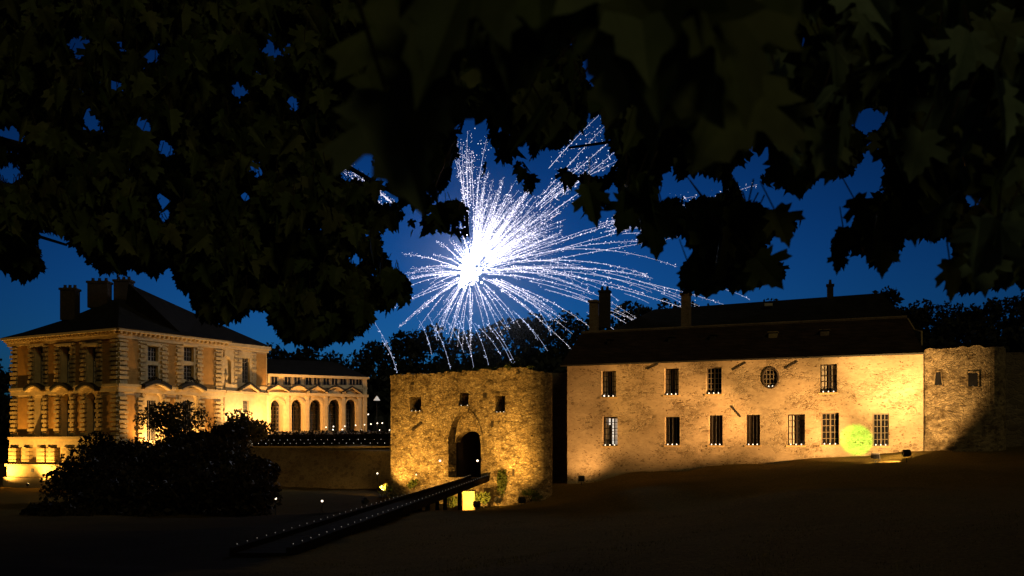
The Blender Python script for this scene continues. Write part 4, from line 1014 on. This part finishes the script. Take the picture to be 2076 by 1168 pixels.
# far wood
rw_ = random.Random(21)
wpts = [(-150,700),(0,705),(25,720),(60,740),(300,720),(500,705),(560,688),(700,690),(800,665),(870,650),(930,655),(1000,640),(1075,622),(1130,640),(1180,612),(1250,610),(1330,604),(1385,590),(1430,612),(1540,604),(1600,606),(1690,606),(1740,590),(1790,572),(1835,572),(1880,598),(1920,606),(2000,595),(2100,585),(2250,580)]
def wy(px):
    for (a,b_),(c,d) in zip(wpts,wpts[1:]):
        if a <= px <= c: return b_ + (d-b_)*(px-a)/(c-a)
    return 690
wd = MB()
px = -140
while px < 2230:
    for row in range(4):
        d = rw_.uniform(166,186) - (0,9,14,18)[row]; y = wy(px) + (rw_.uniform(0,10), rw_.uniform(28,60), rw_.uniform(55,80), rw_.uniform(85,120))[row]; tp_ = P(px + rw_.uniform(-8,8), y, d)
        rx = rw_.uniform(2.4,4.6); rz = rx*rw_.uniform(.9,1.4); c = tp_ - Vector((0,0,rz*.95))
        for k in range(4):
            o_ = Vector((rw_.uniform(-.5,.5)*rx, rw_.uniform(-.4,.4)*rx, rw_.uniform(-.45,.35)*rz))
            leafquads(wd, c+o_, rx*.6, rx*.6, rz*.6, 110 if row < 2 else 70, .42 if row < 2 else .7, rw_, .6)
        # trunk mass / undergrowth beneath the crown
        b0 = c - Vector((0,0,rz*.2)); wd.lathe(Vector((c.x,c.y,-3)), [(rx*.75,0),(rx*.8,max(1,b0.z+3)*.45),(rx*.4,max(1.2,(b0.z+3)*.7)),(rx*.05,max(1.4,(b0.z+3)*.8))], 7)
    px += rw_.uniform(22,34)
wo = obj('woods', wd, M['far'], fix=False); tag(wo, 'black wooded skyline behind the chateau and the long house', 'woods', None, 'stuff')

# ================================================================== firework
FD = 112.0
fw = thing('firework', 'white firework burst of spark trails behind the maple leaves above the gatehouse', 'firework', P(955,556,FD))
rf_ = random.Random(31)
def trail(ang, L, g_, dens, r0, wob=1.0, start=.06, jitter=2.0):
    """spark positions (px offsets) along a falling trajectory"""
    out = []; a = math.radians(ang); dz_ = rf_.uniform(-.5,.5); n = max(6, int(L*dens))
    for i in range(n):
        t_ = start + (1-start)*(i+rf_.random()*.9)/n
        x = math.cos(a)*L*t_; y = -math.sin(a)*L*t_ + g_*t_*t_
        j = jitter*(.3+t_)
        out.append((955+x+rf_.gauss(0,j), 556+y+rf_.gauss(0,j), FD+dz_*L*t_*FD/FPX, t_, r0*rf_.choice((.45,.6,.8,1.0,1.35))*(1.15-.4*t_)))
    return out
def spine(ang, L, g_, dzf, n=14, start=.04):
    a = math.radians(ang); return [P(955+math.cos(a)*L*t_, 556-math.sin(a)*L*t_+g_*t_*t_, FD+dzf*L*t_*FD/FPX) for t_ in [start+(1-start)*i/(n-1) for i in range(n)]]
main = []
for k in range(42): main.append((rf_.uniform(26,86), rf_.uniform(150,250), rf_.uniform(10,45), 'd'))
for k in range(13): main.append((rf_.uniform(4,30), rf_.uniform(200,400), rf_.uniform(40,110), 's'))
for k in range(10): main.append((rf_.uniform(-32,4), rf_.uniform(120,300), rf_.uniform(20,80), 's'))
for k in range(13): main.append((rf_.uniform(-140,-40), rf_.uniform(50,135), rf_.uniform(20,60), 's'))
for k in range(12): main.append((rf_.uniform(150,208), rf_.uniform(80,185), rf_.uniform(10,60), 's'))
for k in range(8): main.append((rf_.uniform(88,130), rf_.uniform(60,120), rf_.uniform(5,30), 's'))
def add_trail(mb, ang, L, g_, thick, dens=.55, jit=2.0, lo=.10, hi=.5, rb=.050):
    dzf = rf_.uniform(-.5,.5); s0 = rf_.uniform(lo,hi); n = 14; bend = rf_.uniform(-9,9); ph = rf_.uniform(0,6)
    a = math.radians(ang)
    def pos(t_, j=0.0):
        aa = a + math.radians(bend)*(t_-.5); k = L*t_
        return P(955+math.cos(aa)*k+rf_.gauss(0,j)+.9*math.sin(ph+t_*9), 556-math.sin(aa)*k+g_*t_*t_+rf_.gauss(0,j), FD+dzf*k*FD/FPX)
    sp = [pos(s0+(1-s0)*i/(n-1)) for i in range(n)]
    mb.tube(sp, [max(.005, thick*(.55+.9*math.sin(math.pi*min(1,i/(n-1)*.8+.15)))*(1-.55*i/(n-1))) for i in range(n)], 4)
    m = max(5, int(L*(1-s0)*dens))
    for i in range(m):
        t_ = s0+(1-s0)*rf_.random(); mb.bead(pos(t_, jit*(.25+t_)), rb*rf_.choice((.4,.55,.7,.9,1.3))*(1.1-.35*t_))
for (ang,L,g_,kd) in main:
    mb = MB(); add_trail(mb, ang, L, g_, .0115, .42 if kd == 'd' else .36, 1.8, .10, .40)
    obj('spark_trail', mb, M['spark'], fw, fix=False)
more = MB()
for k in range(100):
    ang = rf_.gauss(56,18); add_trail(more, ang, rf_.uniform(90,235)*(1.0 if ang < 85 else .5), rf_.uniform(5,40), .010, .42, 3.5, .18, .7, .042)
for k in range(40): add_trail(more, rf_.uniform(-200,160), rf_.uniform(50,140), rf_.uniform(5,45), .009, .34, 2, .15, .5, .04)
for k in range(8): add_trail(more, rf_.uniform(84,96), rf_.uniform(240,345), rf_.uniform(5,25), .014, .5, 5, .3, .6, .055)
for k in range(9): add_trail(more, rf_.uniform(40,58), rf_.uniform(330,430), rf_.uniform(20,50), .014, .45, 5, .45, .65, .055)
for k in range(7): add_trail(more, rf_.uniform(20,33), rf_.uniform(480,640), rf_.uniform(60,120), .014, .36, 5, .45, .65, .055)
for k in range(4): add_trail(more, rf_.uniform(132,142), rf_.uniform(300,380), rf_.uniform(20,40), .014, .45, 4, .5, .65, .055)
for k in range(14): add_trail(more, rf_.uniform(-10,24), rf_.uniform(330,560), rf_.uniform(60,150), .010, .22, 2, .3, .7, .045)
mo_ = obj('spark_trail', more, M['spark'], fw, fix=False); mo_['kind'] = 'stuff'
for (xa,ya,xb,yb) in [(760,655,800,755),(775,690,798,750),(850,650,870,720),(868,640,880,690),(880,660,908,750),(905,650,935,715),(930,650,955,745),(955,650,985,740),(962,655,1010,720),
                      (985,655,1035,742),(1000,665,1040,742),(1040,630,1105,712),(1050,640,1085,690),(1085,620,1112,680),(1190,575,1250,610),(1265,595,1310,615),(1340,595,1375,615),(1470,587,1515,608),(920,640,925,690),(945,640,950,690)]:
    fall = MB(); pts_ = [P(xa+(xb-xa)*t_+6*math.sin(t_*2), ya+(yb-ya)*(t_*.8+.2*t_*t_), FD) for t_ in [i/8 for i in range(9)]]
    fall.tube(pts_, [.014]*9, 4)
    for i in range(int((yb-ya)/5)):
        t_ = rf_.random(); fall.bead(P(xa+(xb-xa)*t_+6*math.sin(t_*2)+rf_.gauss(0,1.5), ya+(yb-ya)*(t_*.8+.2*t_*t_), FD), .06*rf_.choice((.5,.8,1.2)))
    obj('falling_trail', fall, M['sparkdim'], fw, fix=False)
co = MB()
for i in range(230):
    t_ = rf_.random()**1.3; x = 938+ (985-938)*t_ + rf_.gauss(0, 4+8*t_); y = 572 - (572-470)*t_ + rf_.gauss(0, 6+6*t_)
    co.bead(P(x,y,FD+rf_.uniform(-1,1)), rf_.uniform(.06,.19)*(1.2-.8*t_))
for i in range(90): co.bead(P(955+rf_.gauss(0,11), 553+rf_.gauss(0,12), FD+rf_.uniform(-1,1)), rf_.uniform(.08,.22))
obj('burst_core', co, M['core'], fw, fix=False)['kind'] = 'stuff'
fl = bpy.data.lights.new('burst_light','POINT'); fl.energy = 7000; fl.color = (.85,.88,1); fl.shadow_soft_size = 1.5
flo = bpy.data.objects.new('burst_light', fl); COL.objects.link(flo); flo.parent = fw; flo.location = (0,-2.5,1)

sm_ = bpy.data.materials.new('drifting_smoke'); sm_.use_nodes = True; n_ = sm_.node_tree.nodes; l_ = sm_.node_tree.links; n_.clear()
out_ = n_.new('ShaderNodeOutputMaterial'); pv = n_.new('ShaderNodeVolumePrincipled'); l_.new(pv.outputs[0], out_.inputs['Volume']); pv.inputs['Color'].default_value = (.8,.85,1,1)
tc_ = n_.new('ShaderNodeTexCoord'); ln_ = N(n_, 'ShaderNodeVectorMath', operation='LENGTH'); l_.new(tc_.outputs['Object'], ln_.inputs[0])
rr_ = N(n_, 'ShaderNodeMapRange', interpolation_type='SMOOTHSTEP'); l_.new(ln_.outputs['Value'], rr_.inputs[0])
for q_, v_ in zip((1,2,3,4), (1.0,13.5,.012,0)): rr_.inputs[q_].default_value = v_
nz_ = n_.new('ShaderNodeTexNoise'); nz_.inputs['Scale'].default_value = .22; nz_.inputs['Detail'].default_value = 3; l_.new(tc_.outputs['Object'], nz_.inputs['Vector'])
ml_ = N(n_, 'ShaderNodeMath', operation='MULTIPLY'); l_.new(rr_.outputs[0], ml_.inputs[0]); l_.new(nz_.outputs[0], ml_.inputs[1]); l_.new(ml_.outputs[0], pv.inputs['Density'])
smk = MB().ball((0,0,0), 14, 24, 14); so_ = obj('smoke', smk, sm_); so_.location = P(985,530,FD)
tag(so_, 'thin pale smoke drifting around the firework burst', 'smoke', None, 'stuff')

# ================================================================== maple boughs overhead
half = [(0,0),(.10,-.05),(.24,-.08),(.30,.02),(.46,.04),(.36,.14),(.27,.20),(.42,.25),(.62,.33),(.55,.42),(.60,.55),(.46,.52),(.30,.44),(.24,.46),(.30,.62),(.20,.66),(.20,.78),(.10,.82),(0,1.0)]
rl = random.Random(77)
SX, SY = 4, 4
MW, MH = (2076+240)//SX, (760+120)//SY
def inpoly(poly):
    X, Y = np.meshgrid(np.arange(MW)*SX-120, np.arange(MH)*SY-100); c = np.zeros(X.shape, bool); n = len(poly)
    for i in range(n):
        (x0,y0),(x1,y1) = poly[i], poly[(i+1)%n]
        if y0 == y1: continue
        hit = ((y0 > Y) != (y1 > Y)) & (X < (x1-x0)*(Y-y0)/(y1-y0)+x0); c ^= hit
    return c
low = [(-120,560),(-40,560),(0,545),(20,560),(45,580),(100,548),(80,500),(70,470),(100,475),(140,490),(165,520),(200,558),(235,562),(270,548),(315,570),(350,525),(345,560),(355,592),(392,600),(385,640),(440,668),(480,655),(510,622),(545,640),(560,692),(640,706),(720,692),(760,655),(752,625),(790,645),(835,610),(832,565),(800,535),(776,510),(770,455),(820,490),(860,480),(885,468),(945,492),(958,440),(940,400),(905,405),(925,300),(945,230),(985,235),(990,300),(960,362),(1000,362),(1030,350),(1060,395),(1120,392),(1165,382),(1180,440),(1222,465),(1290,458),(1300,490),(1330,512),(1375,478),(1412,500),(1372,545),(1368,582),(1400,602),(1470,592),(1520,588),(1592,575),(1597,530),(1555,515),(1548,490),(1622,470),(1627,428),(1560,432),(1545,400),(1518,402),(1530,368),(1582,385),(1610,402),(1650,382),(1668,340),(1700,372),(1735,352),(1742,318),(1775,300),(1795,345),(1770,390),(1706,430),(1742,445),(1690,470),(1676,495),(1690,545),(1715,552),(1722,520),(1752,500),(1750,540),(1785,562),(1822,520),(1832,480),(1880,492),(1930,480),(1925,540),(1898,575),(1945,602),(2000,585),(2076,592),(2200,600)]
mask = inpoly(low + [(2200,-100),(-120,-100)])
holes_ = [[(1080,345),(1095,310),(1135,305),(1190,275),(1195,215),(1215,235),(1218,305),(1248,322),(1222,352),(1150,335)],
          [(1230,372),(1262,395),(1240,402)],[(1335,400),(1350,345),(1365,370),(1440,365),(1470,378),(1440,390),(1380,392)],[(1498,365),(1530,345),(1545,385),(1510,400)],
          [(1345,275),(1365,290),(1335,308),(1322,300)],[(735,310),(755,350),(748,358),(712,315)],[(740,225),(785,218),(770,250),(745,250)],[(0,262),(45,275),(30,295),(0,285)],[(0,345),(40,345),(35,360),(0,362)],
          [(168,222),(195,250),(185,262),(170,245)],[(328,285),(345,300),(338,315),(326,305)],[(1605,65),(1632,80),(1608,120),(1595,110)],[(1730,240),(1755,220),(1790,232),(1780,258),(1745,262)],[(1185,130),(1215,120),(1228,150),(1200,172)],
          [(1960,380),(1995,372),(1990,405),(1965,410)],[(1520,300),(1560,300),(1545,318)],[(455,405),(470,440),(462,445)],[(612,452),(650,455),(640,470)],[(780,500),(800,470),(840,490),(810,520)],[(640,300),(650,305),(645,330)],
          [(765,338),(800,335),(798,352),(770,355)],[(1480,480),(1500,470),(1490,500)],[(1170,95),(1185,85),(1190,100)],[(1335,60),(1350,50),(1345,70)],[(1765,385),(1795,400),(1775,420)]]
gap = np.zeros_like(mask)
for h_ in holes_: gap |= inpoly(h_)
biggap = gap.copy()
rgp = random.Random(14)
for _ in range(240):
    gx, gy = (rgp.uniform(690,1560), rgp.uniform(225,470)) if _ < 110 else (rgp.uniform(0,2076), rgp.uniform(60,640))
    gr = rgp.uniform(3.5,10); gap |= inpoly([(gx+gr*rgp.uniform(.5,1.5)*math.cos(k*1.05), gy+gr*rgp.uniform(.5,1.5)*math.sin(k*1.05)) for k in range(6)])
mask &= ~gap
def ingap(x, y, near=False):
    i, j = int((x+120)//SX), int((y+100)//SY)
    return 0 <= i < MW and 0 <= j < MH and bool((biggap if near else gap)[j, i])
def okpix(x, y):
    i, j = int((x+120)//SX), int((y+100)//SY)
    if j < 0 or i < 0 or i >= MW: return True
    if j >= MH: return False
    return bool(mask[j, i])
def leaf_pts(c, size, tipdir, nrm, fold):
    """maple blade hanging at c; returns two half-blades sharing the midrib"""
    t_ = tipdir.normalized(); s_ = t_.cross(nrm).normalized(); nn = s_.cross(t_); L_ = []; R_ = []; kx = rl.uniform(.78,1.12); kc = rl.uniform(-.05,.42); kt = rl.uniform(-.25,.25)
    for (x,y) in half:
        x = x*kx; curl = -kc*y*y
        L_.append(c + (t_*(y-.4) + s_*x*math.cos(fold) + nn*(x*math.sin(fold)+curl))*size)
        R_.append(c + (t_*(y-.4) - s_*x*math.cos(fold+kt) + nn*(x*math.sin(fold+kt)+curl))*size)
    return L_, R_
def leaves(mb, region, dr, sizer, want, frac, tries=60, stalk=None, near=False):
    x0,y0,x1,y1 = region; made = 0
    for _ in range(want*tries):
        if made >= want: break
        px, py = rl.uniform(x0,x1), rl.uniform(y0,y1)
        if not okpix(px,py): continue
        d = rl.uniform(*dr); c = P(px,py,d); size = rl.uniform(*sizer)
        az = rl.gauss(0,.9); tip = Vector((rl.gauss(0,.45), rl.gauss(0,.3), -1)); nrm = Vector((math.sin(az), -math.cos(az), rl.uniform(-.1,.7)))
        L_, R_ = leaf_pts(c, size, tip, nrm, rl.uniform(.05,.45))
        bad = 0; tot = 0
        for v in L_[::1 if near else 2]+R_[::1 if near else 2]:
            if v.y < .3: bad += 9; continue
            tot += 1
            qx, qy = CX+v.x/v.y*FPX, HY-v.z/v.y*FPX
            if not okpix(qx, qy):
                if ingap(qx, qy, near): bad += 9
                elif not ingap(qx, qy): bad += 1.4
        if bad > (1-frac)*max(tot,1): continue
        n = len(L_)
        # weld the midrib so a leaf is one island
        vs = L_ + R_[1:-1]; rid = [0] + list(range(n, n+n-2)) + [n-1]
        mb.add(vs, [tuple(range(n)), tuple(rid[::-1])])
        if stalk is not None:
            b_ = L_[0]; stalk.tube([b_, b_+Vector((rl.gauss(0,.2),rl.gauss(0,.2),.55))*size*.9], [.004*size/.15*.6,.003], 3)
        made += 1
    return made
def limb(mb, pts, r0, r1):
    n = len(pts); mb.tube(pts, [r0+(r1-r0)*i/(n-1) for i in range(n)], 7)
# left maple
lt = thing('maple_tree', 'dark maple with small dense leaves overhanging the left half of the view', 'tree', Vector((-11.5,5.5,zg(-11.5,5.5))))
b_ = MB(); limb(b_, [(-11.5,5.5,-2.6),(-11.4,5.6,0),(-11.0,5.9,2.2),(-10.2,6.2,4.2),(-9.6,6.5,6.5)], .34, .16); obj('trunk', b_, M['bark'], lt)
for pts_ in ([(-11.0,5.9,2.2),(-7.5,7.2,3.6),(-4.5,8.5,3.5),(-2.2,9.3,3.0),(-.9,9.6,2.3)],[(-10.2,6.2,4.2),(-7,7.4,4.6),(-4,8.0,4.4),(-1.5,8.4,4.1)],[(-11.2,5.7,1.4),(-8,7.5,2.6),(-6.0,8.6,2.4),(-4.2,9.4,1.9)],[(-11.0,5.9,2.0),(-6.5,7,2.9),(-3,8.3,2.2),(-2.2,8.8,1.6)]):
    br = MB(); limb(br, pts_, .10, .012); obj('branch', br, M['bark'], lt)
lb = MB(); sk = MB()
leaves(lb, (-110,-90,980,720), (8.6,12), (.17,.25), 3600, .80)
leaves(lb, (-110,400,900,720), (9,13), (.15,.20), 1500, .86)
leaves(lb, (-110,150,1000,720), (8,11), (.09,.13), 2600, .88)
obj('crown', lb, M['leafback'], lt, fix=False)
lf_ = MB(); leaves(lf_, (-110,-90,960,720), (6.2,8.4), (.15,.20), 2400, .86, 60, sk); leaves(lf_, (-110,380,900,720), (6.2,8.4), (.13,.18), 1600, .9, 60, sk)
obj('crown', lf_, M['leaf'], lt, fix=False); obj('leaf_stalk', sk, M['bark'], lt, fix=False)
# right, nearer maple
rt_ = thing('maple_tree', 'near maple with large pale-edged leaves hanging across the centre and right', 'tree', Vector((6.2,1.8,zg(6.2,1.8))))
b_ = MB(); limb(b_, [(6.2,1.8,-2.0),(6.1,1.9,.4),(5.8,2.1,2.2),(5.5,2.4,4.5)], .26, .12); obj('trunk', b_, M['bark'], rt_)
for pts_ in ([(6.0,2.0,1.2),(4,3.4,1.9),(2.2,4.2,1.95),(.9,4.6,1.7)],[(5.8,2.1,2.2),(3.6,3.2,2.3),(1.6,3.0,1.7),(.5,2.4,1.35),(-.1,1.8,1.05)],[(6.0,2.0,1.0),(3.6,5.4,2.2),(2.0,6.6,2.2),(.4,7,2.1)]):
    br = MB(); limb(br, pts_, .07, .008); obj('branch', br, M['bark'], rt_)
rb_ = MB(); leaves(rb_, (880,-90,2190,610), (6,9), (.15,.21), 4600, .80); leaves(rb_, (900,200,1560,500), (6,8), (.12,.16), 900, .84); leaves(rb_, (1150,250,2190,610), (4.5,6.5), (.15,.20), 1200, .88)
leaves(rb_, (880,150,2190,610), (6,8), (.08,.115), 2600, .88)
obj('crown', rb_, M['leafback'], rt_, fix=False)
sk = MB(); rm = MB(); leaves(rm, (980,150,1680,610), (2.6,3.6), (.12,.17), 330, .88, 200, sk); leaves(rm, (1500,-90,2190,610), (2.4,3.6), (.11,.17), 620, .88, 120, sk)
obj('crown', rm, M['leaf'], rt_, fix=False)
rn = MB(); leaves(rn, (800,-90,1520,330), (.95,1.35), (.13,.18), 46, .95, 900, sk, True); leaves(rn, (1560,-60,2190,560), (1.8,2.6), (.10,.14), 34, .92, 300, sk, True); ru = MB(); leaves(ru, (1560,-60,2190,600), (1.7,2.9), (.09,.135), 110, .92, 300, sk, True); obj('crown', ru, M['leafgrey'], rt_, fix=False)
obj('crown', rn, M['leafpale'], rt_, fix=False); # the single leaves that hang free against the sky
rs_ = MB()
for (px,py,wpx,d,az,tilt) in [(1585,455,88,2.6,.1,.5),(1555,548,92,2.6,-.3,.9),(1520,560,70,2.8,.5,-.2),(1712,488,66,3.0,.2,.1),(1700,530,48,3.1,-.4,-.2),(1788,522,78,2.6,.3,.1),(1745,425,70,2.9,-.5,.6),(1845,455,86,2.6,.2,.2),(1610,360,80,2.7,-.2,.4),(1690,330,84,2.8,.3,-.3),
                           (1450,560,90,2.8,.2,-.4),(1410,565,80,2.9,-.5,.5),(1330,480,80,3.0,.1,.2),(1270,430,84,2.9,.4,-.2),(1350,440,80,3.0,-.3,.3),(1450,445,86,2.8,.2,.4),(1480,500,80,2.7,-.2,-.3),(1415,500,60,3.0,.5,.1),(1200,410,90,2.7,-.2,.2),(1935,560,90,2.6,.3,.3),(1985,540,90,2.5,-.3,-.2)]:
    size = wpx/FPX*d/1.05; c = P(px,py,d); nrm = Vector((math.sin(az), -math.cos(az), .25))
    L_, R_ = leaf_pts(c, size, Vector((tilt,0,-1)), nrm, rl.uniform(.1,.35)); n = len(L_)
    rs_.add(L_+R_[1:-1], [tuple(range(n)), tuple(([0]+list(range(n,n+n-2))+[n-1])[::-1])])
    sk.tube([L_[0], L_[0]+Vector((rl.gauss(0,.15)-tilt*.5,rl.gauss(0,.1),.7))*size], [.0022,.0018], 4)
obj('crown', rs_, M['leaf'], rt_, fix=False)
obj('leaf_stalk', sk, M['bark'], rt_, fix=False)

# ================================================================== floodlights
q = P(1838,936,55.5)
def gl(px, d, dz=.33): 
    x = (px-CX)/FPX*d; return Vector((x, d, zg(x,d)+dz))
hp = gl(1838, 56.0, .5)
floodlight('floodlight on the lawn before the right end of the long house', hp,
    [(HF.p(HF.U(1775), HF.Z(1775,765)), 4800, 112, .30, AMB), (HF.p(HF.U(1800), HF.Z(1800,745)), 10000, 62, 1.0, AMB), (HF.p(HF.U(1560), HF.Z(1560,835)), 12000, 54, .9, SOD), (HF.p(HF.U(1310), HF.Z(1310,832)), 31000, 29, .8, SOD), (gl(1800,57.2,0), 2200, 60, .9, AMB)])
floodlight('floodlight hidden below the house corner beside the gatehouse', Vector((4.7,67.4,zg(4.7,67.4)+.4)), [(HF.p(1.2, .3), 450, 125, .8, SOD)])
floodlight('small added green projector on the lawn beside the house floodlight', gl(1775, 57.5), [(HF.p(HF.U(1738), HF.Z(1738,893)), 3300, 22, .06, (.03,1.0,.02))], None, None, 'glens')  # projector added to throw the green disc on the wall; no such lamp known
floodlight('floodlight in the ditch right of the causeway before the gateway', Vector((.6,61.6,zg(.6,61.6)+.3)), [(GF.p(GF.L*.62, 1.8), 350, 120, .8, YEL)])
floodlight('floodlight in the ditch under the causeway', Vector((-2.2,61.9,zg(-2.2,61.9)+.35)), [(GF.p(GF.L*.5, .2), 2200, 130, .7, YEL)])
floodlight('floodlight in the moat left of the causeway before the gatehouse', Vector((-9.5,64.5,zg(-9.5,64.5)+.4)), [(GF.p(GF.L*.42,2.2), 7000, 110, .8, YEL)])
u = GF.U(806); floodlight('floodlight at the left foot of the gatehouse', GF.p(u,-3.2,1.6), [(GF.p(u+2,1.5), 1300, 130, .7, YEL), (Vector((-15,86,-1.2)), 10000, 50, .9, YEL)])
u = GF.U(1052); floodlight('floodlight at the right foot of the gatehouse', GF.p(u,zg(.4,63.5)+.35,2.4), [(GF.p(u+1.0,2.2), 2600, 105, .8, YEL)])
# château
GRP = 'floodlights before the chateau'
floodlight('floodlight under the left arch of the bright pavilion side', RF.p(RF.U(303),-.6,1.6), [(RF.p(RF.U(306),6), 3600, 140, .6, AMB)], GRP)
floodlight('floodlight under the right arch of the bright pavilion side', RF.p(RF.U(388),-.6,1.8), [(RF.p(RF.U(385),6), 2200, 140, .6, AMB)], GRP)
floodlight('floodlight behind the small trees aimed at the whole bright pavilion side', RF.p(RF.U(350),-1.0,8), [(RF.p(RF.U(345),6.5), 33000, 105, .8, SOD)], GRP)
floodlight('floodlight under the window of the chateau end bay', BF.p(BF.U(480),1.4,3.2), [(BF.p(BF.U(497),7), 5200, 140, .6, PALE)], GRP)
floodlight('floodlight on the terrace lighting the gallery arches', AF.p(-3.5,2.0,6), [(AF.p(AF.U(640),5), 12000, 100, .7, SOD)], GRP)
floodlight('floodlight in the moat before the far left side of the chateau', LF.p(-.2,-4.2,2.6), [(LF.p(3.0,4.5), 6400, 140, .8, YEL)], GRP)
floodlight('floodlight in the moat below the middle of the chateau left side', LF.p(LF.U(100),-4.2,2.6), [(LF.p(LF.U(125),4.5), 4600, 140, .8, YEL)], GRP)
